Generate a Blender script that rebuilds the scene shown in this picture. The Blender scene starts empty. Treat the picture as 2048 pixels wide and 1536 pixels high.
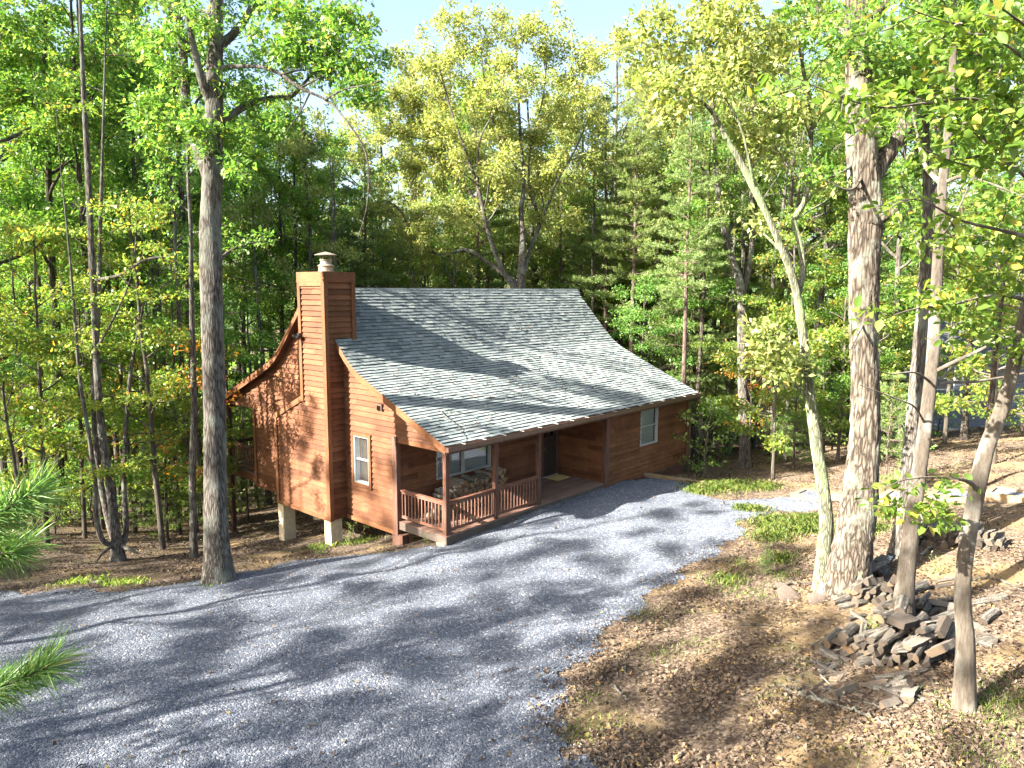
import bpy, math, random
import numpy as np
from mathutils import Vector, Matrix
R = math.radians
rng = np.random.default_rng(11)
random.seed(5)
scene = bpy.context.scene
col = scene.collection

# ---------------------------------------------------------------- camera numbers (deck floor of the cabin is z = 0)
F = 1463.8; PITCH = R(7.379); ROLL = R(-0.188); CAMZ = 6.704
CAM = np.array([0., 0., CAMZ])
FWD = np.array([0, math.cos(PITCH), -math.sin(PITCH)]); UPV = np.array([0, math.sin(PITCH), math.cos(PITCH)]); RTV = np.array([1., 0, 0])
def ray(x, y):
    a = (x-1024)/F; b = (768-y)/F
    a, b = a*math.cos(ROLL)+b*math.sin(ROLL), -a*math.sin(ROLL)+b*math.cos(ROLL)
    return FWD+a*RTV+b*UPV
def at(x, y, depth): return CAM+ray(x, y)*depth          # point at forward depth
def at_z(x, y, z): v = ray(x, y); return CAM+v*((z-CAMZ)/v[2])
def pxm(depth): return F/depth
def proj(P):
    X = np.asarray(P, float)-CAM; x, y, z = X@RTV, X@UPV, X@FWD
    x, y = x*math.cos(ROLL)-y*math.sin(ROLL), x*math.sin(ROLL)+y*math.cos(ROLL)
    return 1024+F*x/z, 768-F*y/z, z
# cabin frame
TH = R(48.239); HA = np.array([-1.778, 19.294, 0.])
HU = np.array([math.cos(TH), math.sin(TH), 0]); HW = np.array([-math.sin(TH), math.cos(TH), 0])
def h2w(u, w, z=0.): return HA+u*HU+w*HW+np.array([0, 0, z])
def w2h(P): Q = np.asarray(P)-HA; return Q@HU, Q@HW
# sun
LD = HU-0.375*HW; LD = LD/np.linalg.norm(LD); SUN_EL = R(29.6)
SUNV = np.array([-LD[0]*math.cos(SUN_EL), -LD[1]*math.cos(SUN_EL), math.sin(SUN_EL)])   # towards the sun

# ---------------------------------------------------------------- objects
def tag(o, label=None, cat=None, group=None, kind=None):
    if label: o['label'] = label
    if cat: o['category'] = cat
    if group: o['group'] = group
    if kind: o['kind'] = kind
    return o
def empty(name, loc=(0, 0, 0), rz=0, parent=None):
    o = bpy.data.objects.new(name, None); col.objects.link(o); o.empty_display_size = .3
    o.location = loc; o.rotation_euler = (0, 0, rz)
    if parent: o.parent = parent
    return o
def link(name, me, parent=None):
    o = bpy.data.objects.new(name, me); col.objects.link(o)
    if parent: o.parent = parent
    return o
def np_mesh(name, V, Fq, mats, mi=None, rnd=None, smooth=False):
    """V (n,3), Fq list of arrays (k, m) of equal-sized polygons."""
    if not isinstance(Fq, list): Fq = [Fq]
    me = bpy.data.meshes.new(name)
    V = np.ascontiguousarray(V, np.float32)
    me.vertices.add(len(V)); me.vertices.foreach_set('co', V.ravel())
    loops = np.concatenate([f.ravel() for f in Fq]).astype(np.int32)
    tot = np.concatenate([np.full(len(f), f.shape[1]) for f in Fq]).astype(np.int32)
    st = np.concatenate([[0], np.cumsum(tot)[:-1]]).astype(np.int32)
    me.loops.add(len(loops)); me.loops.foreach_set('vertex_index', loops)
    me.polygons.add(len(tot)); me.polygons.foreach_set('loop_start', st)
    try: me.polygons.foreach_set('loop_total', tot)
    except Exception: pass
    if mi is not None: me.polygons.foreach_set('material_index', np.asarray(mi, np.int32))
    if smooth: me.polygons.foreach_set('use_smooth', np.ones(len(tot), bool))
    if rnd is not None:
        a = me.attributes.new('rnd', 'FLOAT', 'FACE'); a.data.foreach_set('value', np.asarray(rnd, np.float32))
    for m in (mats if isinstance(mats, (list, tuple)) else [mats]): me.materials.append(m)
    me.update(calc_edges=True); me.validate()
    return me
class MB:
    def __init__(s): s.v = []; s.f = []; s.mi = []; s.r = []
    def face(s, pts, mi=0, r=None):
        n = len(s.v); s.v.extend([tuple(map(float, p)) for p in pts]); s.f.append(list(range(n, n+len(pts)))); s.mi.append(mi); s.r.append(random.random() if r is None else r)
    def raw(s, V, Fc, mi=0, r=None):
        n = len(s.v); s.v.extend([tuple(map(float, p)) for p in V]); r = random.random() if r is None else r
        for f in Fc: s.f.append([n+int(i) for i in f]); s.mi.append(mi); s.r.append(r)
    def hexa(s, P, mi=0, r=None):     # 8 corners: bottom 4 ccw, top 4 ccw
        s.raw(P, [(3, 2, 1, 0), (4, 5, 6, 7), (0, 1, 5, 4), (1, 2, 6, 5), (2, 3, 7, 6), (3, 0, 4, 7)], mi, r)
    def box(s, x0, x1, y0, y1, z0, z1, mi=0, r=None):
        s.hexa([(x0, y0, z0), (x1, y0, z0), (x1, y1, z0), (x0, y1, z0), (x0, y0, z1), (x1, y0, z1), (x1, y1, z1), (x0, y1, z1)], mi, r)
    def beam(s, a, b, w, h, up=(0, 0, 1), mi=0, r=None):   # box from a to b, w across, h along up, centred
        a = np.array(a, float); b = np.array(b, float); d = (b-a)/np.linalg.norm(b-a); upv = np.array(up, float)
        sd = np.cross(d, upv); sd /= np.linalg.norm(sd); u = np.cross(sd, d)
        P = []
        for hh in (-h/2, h/2):
            for (q, ww) in ((a, -w/2), (a, w/2), (b, w/2), (b, -w/2)): P.append(q+sd*ww+u*hh)
        P = [P[0], P[3], P[2], P[1], P[4], P[7], P[6], P[5]]
        s.hexa(P, mi, r)
    def lathe(s, prof, c=(0, 0, 0), n=20, mi=0):
        V = []; Fc = []
        for (r, z) in prof:
            for k in range(n): t = 2*math.pi*k/n; V.append((c[0]+r*math.cos(t), c[1]+r*math.sin(t), c[2]+z))
        for i in range(len(prof)-1):
            for k in range(n): Fc.append((i*n+k, i*n+(k+1) % n, (i+1)*n+(k+1) % n, (i+1)*n+k))
        s.raw(V, Fc, mi)
    def tube(s, path, rad, n=8, mi=0):
        V, Fc = tube_np(np.array(path, float), np.array(rad, float)*np.ones(len(path)), n); s.raw(V, Fc, mi)
    def build(s, name, mats, parent=None, bevel=0, smooth=False):
        me = bpy.data.meshes.new(name); me.from_pydata(s.v, [], s.f)
        for m in (mats if isinstance(mats, (list, tuple)) else [mats]): me.materials.append(m)
        me.polygons.foreach_set('material_index', s.mi)
        a = me.attributes.new('rnd', 'FLOAT', 'FACE'); a.data.foreach_set('value', s.r)
        if smooth: me.polygons.foreach_set('use_smooth', [True]*len(s.f))
        me.update(calc_edges=True)
        o = link(name, me, parent)
        if bevel:
            b = o.modifiers.new('Bevel', 'BEVEL'); b.width = bevel; b.segments = 2; b.limit_method = 'ANGLE'
        return o
def tube_np(P, rad, n, rough=None):
    m = len(P); T = np.gradient(P, axis=0); T /= (np.linalg.norm(T, axis=1)[:, None]+1e-9)
    ref = np.array([1., 0.13, 0.07]) if abs(T[:, 0]).mean() < .8 else np.array([0.1, 1., 0.05])
    A = np.cross(T, ref); A /= (np.linalg.norm(A, axis=1)[:, None]+1e-9); B = np.cross(T, A)
    t = np.linspace(0, 2*np.pi, n, endpoint=False)
    rr = rad[:, None]*np.ones((1, n))
    if rough is not None: rr = rr*rough
    V = P[:, None, :]+rr[:, :, None]*(np.cos(t)[None, :, None]*A[:, None, :]+np.sin(t)[None, :, None]*B[:, None, :])
    i = np.arange(m-1)[:, None]*n; k = np.arange(n)[None, :]; k2 = (k+1) % n
    Fc = np.stack([i+k, i+k2, i+n+k2, i+n+k], -1).reshape(-1, 4)
    return V.reshape(-1, 3), Fc
def smooth_path(P, n):
    """Catmull-Rom through the rows of P (any width)."""
    P = np.array(P, float); k = len(P); Q = np.vstack([2*P[0]-P[1], P, 2*P[-1]-P[-2]])
    t = np.linspace(0, k-1-1e-6, n); i = t.astype(int); f = (t-i)[:, None]
    a, b, c, d = Q[i], Q[i+1], Q[i+2], Q[i+3]
    return .5*((2*b)+(-a+c)*f+(2*a-5*b+4*c-d)*f*f+(-a+3*b-3*c+d)*f**3)

# ---------------------------------------------------------------- materials
class NT:
    def __init__(s, name):
        s.m = bpy.data.materials.new(name); s.m.use_nodes = True; s.t = s.m.node_tree; s.t.nodes.clear()
        s.out = s.t.nodes.new('ShaderNodeOutputMaterial')
    def n(s, typ, ins=None, **kw):
        nd = s.t.nodes.new('ShaderNode'+typ)
        for k, v in kw.items(): setattr(nd, k, v)
        for k, v in (ins or {}).items():
            if hasattr(v, 'is_output'): s.t.links.new(v, nd.inputs[k])
            else:
                try: nd.inputs[k].default_value = v
                except Exception: nd.inputs[k].default_value = tuple(v)[:len(nd.inputs[k].default_value)]
        return nd
    def coord(s, kind='Object', scale=(1, 1, 1)):
        c = s.n('TexCoord'); return s.n('Mapping', {'Vector': c.outputs[kind], 'Scale': scale}).outputs[0]
    def noise(s, vec, scale, detail=4, rough=.55, out='Fac'):
        return s.n('TexNoise', {'Vector': vec, 'Scale': scale, 'Detail': detail, 'Roughness': rough}).outputs[out]
    def ramp(s, fac, stops, interp='LINEAR'):
        nd = s.n('ValToRGB', {'Fac': fac}); r = nd.color_ramp; r.interpolation = interp
        while len(r.elements) < len(stops): r.elements.new(.5)
        for e, (p, c) in zip(r.elements, stops): e.position = p; e.color = (*c, 1) if len(c) == 3 else c
        return nd.outputs[0]
    def mix(s, fac, a, b, blend='MIX'):
        nd = s.n('Mix', data_type='RGBA', blend_type=blend)
        for idx, v in ((0, fac), (6, a), (7, b)):
            if hasattr(v, 'is_output'): s.t.links.new(v, nd.inputs[idx])
            else: nd.inputs[idx].default_value = v if idx == 0 else ((*v, 1) if len(v) == 3 else v)
        return nd.outputs[2]
    def math(s, op, a, b=0.):
        return s.n('Math', {0: a, 1: b}, operation=op).outputs[0]
    def rnd(s): return s.n('Attribute', attribute_name='rnd').outputs['Fac']
    def bump(s, h, strength=.3, dist=.02):
        return s.n('Bump', {'Height': h, 'Strength': strength, 'Distance': dist}).outputs[0]
    def pr(s, color, rough=.8, normal=None, spec=.3, metal=0.):
        ins = {'Base Color': color if hasattr(color, 'is_output') else (*color, 1), 'Roughness': rough, 'Specular IOR Level': spec, 'Metallic': metal, 'Diffuse Roughness': 1. if rough > .84 else .3}
        if normal is not None: ins['Normal'] = normal
        nd = s.n('BsdfPrincipled', ins); s.t.links.new(nd.outputs[0], s.out.inputs[0]); return s.m
M = {}
def wood(name, scale, dark, mid, light, gray=None, rough=.75):
    t = NT(name); v = t.coord('Object', scale)
    n1 = t.noise(v, 3.0, 6, .62); n2 = t.noise(t.coord('Object'), 1.3, 3)
    base = t.ramp(t.rnd(), [(0, dark), (.5, mid), (1, light)])
    g = t.ramp(n1, [(.3, (.45, .42, .40)), (.62, (1.25, 1.22, 1.2))])
    c = t.mix(.8, base, g, 'MULTIPLY')
    st = t.ramp(n2, [(.35, (.72, .66, .62)), (.65, (1.12, 1.12, 1.12))])
    c = t.mix(.7, c, st, 'MULTIPLY')
    kn = t.n('TexVoronoi', {'Vector': t.coord('Object', tuple(2.2 if q < 5 else 4.5 for q in scale)), 'Scale': 1.3, 'Randomness': 1.}, feature='F1').outputs['Distance']
    c = t.mix(t.ramp(kn, [(.03, (1, 1, 1)), (.07, (0, 0, 0))]), c, tuple(q*.35 for q in dark))
    if gray: c = t.mix(t.ramp(t.noise(t.coord('Object', tuple(q*.4 for q in scale)), 2.2, 4), [(.42, (0, 0, 0)), (.62, (.75, .75, .75))]), c, gray)
    M[name] = t.pr(c, rough, t.bump(n1, .35, .006), .25)
wood('cedar_siding', (1.1, 1.1, 26), (.10, .040, .0175), (.143, .059, .026), (.18, .078, .036))
wood('cedar_trim', (24, 24, 1.0), (.13, .054, .024), (.175, .075, .033), (.22, .099, .045))
wood('cedar_trim_level', (1.0, 1.0, 24), (.13, .054, .024), (.175, .075, .033), (.22, .099, .045))
wood('porch_wood', (16, 16, 1.2), (.085, .038, .024), (.115, .05, .031), (.15, .067, .042), (.11, .075, .06))
wood('rail_wood', (3, 3, 20), (.11, .046, .028), (.145, .06, .037), (.19, .082, .052), (.15, .10, .078))
wood('deck_wood', (.9, 20, 20), (.11, .055, .036), (.15, .08, .055), (.2, .115, .085), (.19, .14, .115))
wood('grey_wood', (2, 2, 20), (.075, .058, .044), (.105, .083, .065), (.145, .118, .095), (.105, .09, .08))
wood('timber', (1.5, 1.5, 18), (.19, .125, .062), (.245, .165, .08), (.3, .21, .11), (.2, .17, .125))

def shingle():
    t = NT('shingles'); v = t.coord('Object'); n = t.noise(v, 90, 3, .7); n2 = t.noise(v, .7, 4)
    c = t.ramp(t.rnd(), [(0, (.10, .12, .127)), (.3, (.15, .177, .182)), (.6, (.185, .212, .213)), (.85, (.22, .242, .238)), (1, (.26, .275, .263))])
    c = t.mix(.7, c, t.ramp(n, [(.3, (.55, .55, .55)), (.7, (1.4, 1.4, 1.4))]), 'MULTIPLY')
    c = t.mix(.6, c, t.ramp(n2, [(.35, (.75, .78, .78)), (.65, (1.15, 1.13, 1.1))]), 'MULTIPLY')
    M['shingles'] = t.pr(c, .88, t.bump(n, .5, .004), .25)
shingle()
def plain(name, c, rough=.6, spec=.4, metal=0., var=.25, sc=6.):
    t = NT(name); n = t.noise(t.coord('Object'), sc, 5)
    cc = t.mix(1., c, t.ramp(n, [(.3, (1-var,)*3), (.7, (1+var,)*3)]), 'MULTIPLY')
    M[name] = t.pr(cc, rough, t.bump(n, .15, .004), spec, metal)
plain('shingle_butt_shade', (.05, .058, .062), .95, .1)  # butt edges coloured dark to paint the shadow lines between courses
plain('gutter_metal', (.10, .055, .04), .4, .5)
plain('white_vinyl', (.34, .34, .325), .5, .4, var=.08)
plain('stucco', (.52, .42, .27), .9, .2, var=.16, sc=9)
plain('brick_red', (.2, .085, .05), .9, .2)
plain('cap_metal', (.26, .225, .18), .5, .5, .4, .35, 4)
plain('strap_metal', (.55, .53, .5), .4, .6, .6)
plain('door_paint', (.045, .03, .024), .45, .5)
plain('brass', (.5, .36, .12), .35, .5, .9)
plain('mat_straw', (.36, .25, .10), .95, .1, var=.4, sc=60)
plain('black_metal', (.02, .02, .022), .4, .5)
plain('dark_void', (.008, .007, .006), .95, .05)  # near-black colour standing in for the darkness behind openings
plain('blind_slat', (.62, .62, .58), .6, .3, var=.05)
plain('lamp_white', (.6, .6, .58), .3, .5)
plain('paint_white', (.75, .75, .73), .6, .3, var=.05)
plain('neighbour_siding', (.17, .19, .215), .8, .2)
plain('neighbour_roof', (.085, .095, .115), .9, .2, var=.4, sc=12)
plain('ash_stone', (.085, .066, .054), .9, .2, var=.35, sc=9)
def glass():
    t = NT('window_glass')
    g = t.n('BsdfGlossy', {'Color': (.9, .95, 1, 1), 'Roughness': .03}); tr = t.n('BsdfTransparent', {'Color': (.78, .8, .8, 1)})
    fr = t.n('LayerWeight', {'Blend': .35}).outputs['Fresnel']
    f2 = t.math('ADD', t.math('MULTIPLY', fr, .8), .1)
    mx = t.n('MixShader', {0: f2, 1: tr.outputs[0], 2: g.outputs[0]}); t.t.links.new(mx.outputs[0], t.out.inputs[0]); M['window_glass'] = t.m
glass()
def bark(name, a, b, c, sc=1., lichen=None, smooth=False):
    t = NT(name); v = t.coord('Object', (12*sc, 12*sc, 1.25*sc)); n = t.noise(t.coord('Object', (16*sc, 16*sc, 2.6*sc)), 2.2, 7, .72)
    w = t.n('TexVoronoi', {'Vector': t.n('Mapping', {'Vector': t.n('VectorMath', {0: v, 1: t.n('VectorMath', {0: t.noise(v, 1.2, 4, out='Color'), 1: (.45, .45, .7)}, operation='MULTIPLY').outputs[0]}, operation='ADD').outputs[0]}).outputs[0], 'Scale': 1.5}, feature='DISTANCE_TO_EDGE').outputs['Distance']
    h = t.math('ADD', t.math('MULTIPLY', n, .6), t.math('MINIMUM', t.math('MULTIPLY', w, 1.6), .5))
    col_ = t.ramp(n if smooth else h, [(.28, a), (.5, b), (.78, c)])
    n2 = t.noise(t.coord('Object', (1, 1, .6)), 2.4, 6, .6)
    if lichen: col_ = t.mix(t.ramp(n2, [(.5, (0, 0, 0)), (.62, (.7, .7, .7))]), col_, lichen)
    M[name] = t.pr(col_, .92, t.bump(h, .25 if smooth else .8, .02), .15)
bark('bark_grey', (0.03, 0.0246, 0.0196), (0.0928, 0.0808, 0.0682), (0.1637, 0.1473, 0.1282), 1., (.17, .18, .15))
bark('bark_oak', (0.0203, 0.0154, 0.0113), (0.0771, 0.0629, 0.0487), (0.1462, 0.1259, 0.1015), .8, (.2, .21, .17))
bark('bark_moss', (0.0393, 0.0382, 0.0253), (0.1236, 0.1292, 0.0842), (0.2078, 0.2134, 0.1572), 1.2, (.17, .24, .11))
bark('bark_smooth', (0.0398, 0.0318, 0.025), (0.0822, 0.069, 0.0546), (0.1326, 0.114, 0.0928), .8, (.19, .185, .16), True)
bark('bark_dark', (0.024, 0.0184, 0.0144), (0.068, 0.056, 0.0456), (0.128, 0.112, 0.0944), 1.)
bark('bark_pine', (0.0425, 0.0289, 0.0221), (0.119, 0.085, 0.068), (0.204, 0.1615, 0.136), 1.)
bark('log_bark', (0.0335, 0.0277, 0.0225), (0.1172, 0.1004, 0.0837), (0.2511, 0.226, 0.1967), 1.4, (.26, .26, .22))
def endgrain():
    t = NT('log_end'); v = t.coord('Object'); n = t.noise(v, 30, 4)
    oi = t.n('ObjectInfo').outputs['Random']
    c = t.ramp(oi, [(0, (.17, .095, .045)), (.4, (.27, .165, .085)), (.8, (.36, .235, .125)), (1, (.2, .15, .11))])
    c = t.mix(.8, c, t.ramp(n, [(.3, (.5, .5, .5)), (.7, (1.25, 1.25, 1.25))]), 'MULTIPLY'); M['log_end'] = t.pr(c, .9, t.bump(n, .4, .01), .15)
    t = NT('log_face'); v = t.coord('Object', (1.2, 26, 26)); n = t.noise(v, 2, 5)
    oi = t.n('ObjectInfo').outputs['Random']
    c = t.ramp(oi, [(0, (.16, .12, .09)), (.5, (.27, .235, .19)), (1, (.33, .26, .18))])
    c = t.mix(.85, c, t.ramp(n, [(.3, (.5, .48, .46)), (.7, (1.3, 1.3, 1.3))]), 'MULTIPLY'); M['log_face'] = t.pr(c, .9, t.bump(n, .5, .01), .15)
endgrain()
def oldlog():
    for nm, st in (('log_end_old', [(0, (.045, .037, .03)), (.5, (.085, .07, .056)), (.85, (.125, .1, .075)), (1, (.18, .115, .065))]), ('log_face_old', [(0, (.06, .05, .042)), (.5, (.11, .098, .083)), (.85, (.165, .148, .128)), (1, (.14, .1, .065))])):
        t = NT(nm); v = t.coord('Object', (1.2, 26, 26) if 'face' in nm else (9, 9, 9)); n = t.noise(v, 2.5, 6, .7); c = t.ramp(t.n('ObjectInfo').outputs['Random'], st)
        c = t.mix(.9, c, t.ramp(n, [(.3, (.4, .39, .38)), (.7, (1.45, 1.42, 1.4))]), 'MULTIPLY'); M[nm] = t.pr(c, .92, t.bump(n, .8, .015), .1)
oldlog()
def leafmat(name, stops, trans=.5, tcol=(1.4, 1.5, .8)):
    t = NT(name); r = t.n('NewGeometry').outputs['Random Per Island']
    oi = t.n('ObjectInfo').outputs['Random']
    rr = t.math('FRACT', t.math('ADD', r, t.math('MULTIPLY', oi, .0)))
    c = t.ramp(rr, stops)
    tint = t.ramp(oi, [(0, (.9, .97, .95)), (.5, (1, 1, 1)), (1, (1.15, 1.06, .92))])
    c = t.mix(1., c, tint, 'MULTIPLY')
    c2 = t.mix(1., c, tcol, 'MULTIPLY')
    d = t.n('BsdfPrincipled', {'Base Color': c, 'Roughness': .45, 'Specular IOR Level': .45}); tr = t.n('BsdfTranslucent', {'Color': c2})
    mx = t.n('MixShader', {0: trans, 1: d.outputs[0], 2: tr.outputs[0]}); t.t.links.new(mx.outputs[0], t.out.inputs[0]); M[name] = t.m
leafmat('leaf_green', [(0, (0.069, 0.1588, 0.0304)), (.35, (0.1104, 0.2138, 0.0414)), (.7, (0.1724, 0.276, 0.058)), (.93, (0.2484, 0.3242, 0.076)), (.98, (0.3588, 0.3312, 0.069)), (1, (0.414, 0.2346, 0.0552))])
leafmat('leaf_deep', [(0, (0.0655, 0.1638, 0.0374)), (.4, (0.103, 0.2184, 0.0468)), (.8, (0.156, 0.2808, 0.0624)), (1, (0.234, 0.3276, 0.078))])
leafmat('leaf_lime', [(0, (.14, .195, .06)), (.35, (.205, .25, .085)), (.7, (.275, .305, .115)), (.94, (.34, .335, .14)), (1, (.40, .29, .10))])
leafmat('leaf_maple', [(0, (0.0966, 0.1803, 0.0361)), (.4, (0.1481, 0.2318, 0.0463)), (.72, (0.2125, 0.2705, 0.054)), (.92, (0.3091, 0.2962, 0.058)), (1, (0.4379, 0.2061, 0.0386))])
leafmat('leaf_rust', [(0, (0.1848, 0.187, 0.0275)), (.3, (0.3465, 0.242, 0.0275)), (.65, (0.462, 0.209, 0.0275)), (1, (0.4158, 0.099, 0.0275))])
leafmat('leaf_near', [(0, (.075, .15, .025)), (.5, (.115, .195, .035)), (.9, (.165, .23, .045)), (.97, (.28, .28, .05)), (1, (.36, .31, .05))], .5)
leafmat('needle', [(0, (0.0966, 0.161, 0.0515)), (.5, (0.161, 0.2318, 0.0708)), (.9, (0.2447, 0.3027, 0.0966)), (1, (0.2834, 0.2576, 0.103))], .3, (1.2, 1.35, .7))
leafmat('needle_near', [(0, (0.0685, 0.1595, 0.0544)), (.5, (0.1218, 0.2465, 0.0634)), (.92, (0.1979, 0.319, 0.0816)), (1, (0.3806, 0.2755, 0.1269))], .3, (1.2, 1.35, .6))
leafmat('grass_blade', [(0, (0.0945, 0.1688, 0.0338)), (.5, (0.1553, 0.2362, 0.0473)), (.85, (0.243, 0.2903, 0.0743)), (1, (0.405, 0.351, 0.162))], .4)
def groundmat():
    t = NT('forest_floor'); v = t.coord('Object')
    n1 = t.noise(v, 14, 6, .7); n2 = t.noise(v, .55, 5, .6); n3 = t.noise(v, 55, 3, .7)
    vo = t.n('TexVoronoi', {'Vector': v, 'Scale': 22., 'Randomness': 1.}, feature='F1')
    c = t.ramp(vo.outputs['Color'], [(.1, (.04, .029, .022)), (.4, (.075, .054, .039)), (.65, (.12, .09, .065)), (.9, (.18, .145, .108))])
    c = t.mix(.75, c, t.ramp(n1, [(.3, (.5, .5, .5)), (.7, (1.3, 1.3, 1.3))]), 'MULTIPLY')
    # worn yellow-tan straw and mossy green patches near the drive
    c = t.mix(t.ramp(n2, [(.50, (0, 0, 0)), (.66, (.85, .85, .85))]), c, (.17, .122, .062))
    n4 = t.noise(v, .9, 4, .6)
    c = t.mix(t.ramp(n4, [(.60, (0, 0, 0)), (.72, (.45, .45, .45))]), c, (.10, .125, .035))
    h = t.math('ADD', n1, t.math('MULTIPLY', n3, .5))
    M['forest_floor'] = t.pr(c, .95, t.bump(h, .8, .04), .1)
    t = NT('gravel'); v = t.coord('Object')
    vo = t.n('TexVoronoi', {'Vector': v, 'Scale': 26., 'Randomness': 1.}, feature='F1'); vs = t.n('TexVoronoi', {'Vector': v, 'Scale': 60., 'Randomness': 1.}, feature='F1')
    c1 = t.ramp(t.n('SeparateColor', {0: vo.outputs['Color']}).outputs[0], [(0, (.044, .056, .078)), (.55, (.088, .104, .138)), (.88, (.17, .186, .218)), (1, (.45, .45, .45))])
    c2 = t.ramp(t.n('SeparateColor', {0: vs.outputs['Color']}).outputs[0], [(0, (.048, .06, .084)), (.6, (.102, .119, .152)), (1, (.235, .24, .258))])
    c = t.mix(.5, c1, c2)
    n2 = t.noise(v, .8, 5, .6)
    c = t.mix(.6, c, t.ramp(n2, [(.35, (.78, .78, .8)), (.65, (1.15, 1.13, 1.1))]), 'MULTIPLY')
    n5 = t.noise(t.coord('Object', (1, .55, 1)), .45, 6, .7); c = t.mix(t.ramp(n5, [(.56, (0, 0, 0)), (.72, (.18, .18, .18))]), c, (.13, .115, .10))
    h = t.math('ADD', t.math('SUBTRACT', 1., vo.outputs['Distance']), t.math('MULTIPLY', vs.outputs['Distance'], -.6))
    M['gravel'] = t.pr(c, .9, t.bump(h, 1., .03), .2)
    t = NT('stone_chip'); r = t.n('NewGeometry').outputs['Random Per Island']
    c = t.ramp(r, [(0, (.042, .054, .075)), (.5, (.088, .105, .138)), (.85, (.18, .192, .214)), (1, (.48, .48, .48))]); M['stone_chip'] = t.pr(c, .85, None, .25)
    t = NT('dry_leaf'); r = t.n('NewGeometry').outputs['Random Per Island']
    c = t.ramp(r, [(0, (.04, .028, .021)), (.4, (.08, .056, .04)), (.7, (.13, .096, .068)), (.9, (.2, .158, .118)), (.975, (.25, .145, .055)), (1, (.22, .2, .065))]); M['dry_leaf'] = t.pr(c, .9, None, .1)
    t = NT('hill_forest'); n = t.noise(t.coord('Object'), .12, 6, .7); M['hill_forest'] = t.pr(t.ramp(n, [(.3, (.04, .07, .03)), (.7, (.10, .14, .05))]), .95, t.bump(n, 1., 4.), .05)
groundmat()
SUN_E = 5.0; SKY_E = .066; EXPO = 2.92
# ---------------------------------------------------------------- terrain
_cp = []
for (x, y, z) in [(893,1090,-.17),(1000,1047,-.08),(1100,1008,-.07),(1205,972,-.07),(1300,946,-.22),(1375,950,-.34),(1400,966,-.3),(1430,985,-.3),(1560,1000,-.22),
    (430,1150,-.5),(250,1180,-.65),(0,1180,-.78),(800,1102,-.46),(700,1112,-.5),(1024,1536,.15),(0,1440,-.3),(0,1536,-.15),(500,1350,-.22),(1000,1250,-.05),(1300,1100,-.06),
    (1200,1400,.12),(1690,1175,.42),(1500,1150,.16),(1590,1185,.3),(1850,1300,1.05),(1940,1350,1.3),(2048,1536,1.65),(1500,1450,.6),(1250,1536,.38),(1700,1450,.95),
    (2040,1018,1.15),(1800,1005,.45),(1680,1000,.1),(1900,1080,1.0),(2000,1100,1.3),(1490,930,-1.),(1580,930,-.7),(1380,920,-1.3),(1750,930,.0),(2000,900,1.0)]:
    P = at_z(x, y, z); _cp.append((P[0], P[1], z))
for (u, w, z) in [(-.6,4.53,-1.37),(-.6,7.7,-1.8),(-.6,10,-2.2),(0,12.2,-2.85),(3,6,-1.2),(3,2.2,-.7),(0,2.2,-.92),(7,5,-1.),(8,9,-1.8),(13,10,-2.3),(13,4,-1.5),(6,14,-2.9),(6,20,-4.5),(18,14,-3.),(13.3,.3,-.9),(17,6,-1.6)]:
    P = h2w(u, w); _cp.append((P[0], P[1], z))
_cp += [(-13.1,22.8,-1.8),(-10.3,21.9,-1.75),(-16,24,-1.9),(-20,35,-3.4),(-8,45,-6),(-30,25,-2.5),(-30,60,-8),(0,70,-9),(30,60,-4),(40,40,0),(20,40,-1.6),(30,25,2.6),(45,25,4),(-45,10,-1.),(-30,0,-.3),(-15,-10,.6),(0,0,.25),(-6,4,-.05),(5,3,1.5),(10,0,2.5),(20,8,3.2),(0,-25,2.),(40,-10,5),(0,110,-13),(-60,80,-12),(60,90,-4),(80,20,5),(-90,10,-3),(0,-80,5),(-2,9,-.02)]
_cp = np.array(_cp)
def _ker(d2): return np.sqrt(d2+2.25)
def _fit():
    X = _cp[:, :2]; d2 = ((X[:, None]-X[None])**2).sum(-1); n = len(X)
    K = -_ker(d2)+np.eye(n)*-.05*0; Pm = np.c_[np.ones(n), X]
    Am = np.block([[K+np.eye(n)*1.0, Pm], [Pm.T, np.zeros((3, 3))]])
    s = np.linalg.solve(Am, np.r_[_cp[:, 2], 0, 0, 0]); return s[:n], s[n:]
_wt, _pl = _fit()
_far_c = np.array([5., 25.])
def ground(xy):
    xy = np.atleast_2d(np.asarray(xy, float))[:, :2]; out = np.empty(len(xy))
    for i in range(0, len(xy), 20000):
        q = xy[i:i+20000]; d2 = ((q[:, None]-_cp[None, :, :2])**2).sum(-1)
        z = -_ker(d2)@_wt+_pl[0]+q@_pl[1:]
        dist = np.linalg.norm(q-_far_c, axis=1); k = np.clip((dist-70)/60, 0, 1)
        z = z*(1-k)+k*np.clip(z, -14, 6)
        z = z+.025*np.sin(q[:, 0]*2.1+1.3*np.sin(q[:, 1]*1.7))+.02*np.sin(q[:, 1]*3.3+q[:, 0]*1.1)
        out[i:i+20000] = z
    return out
def gz(x, y): return float(ground([(x, y)])[0])
def on_ground(px, py):
    """where the line of sight through a pixel of the photograph meets the ground"""
    v = ray(px, py); t = np.arange(4., 120., .1); P = CAM[None]+t[:, None]*v[None]; h = P[:, 2]-ground(P)
    i = int(np.argmax(h < 0)); a = h[i-1]/(h[i-1]-h[i]+1e-9); return P[i-1]+(P[i]-P[i-1])*a
def axis(a, b, fine0, fine1, step, grow):
    mid = list(np.arange(fine0, fine1+1e-6, step)); s = step; x = mid[-1]
    while x < b: s *= grow; x += s; mid.append(x)
    s = step; x = mid[0]
    while x > a: s *= grow; x -= s; mid.insert(0, x)
    return np.array(mid)
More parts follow.
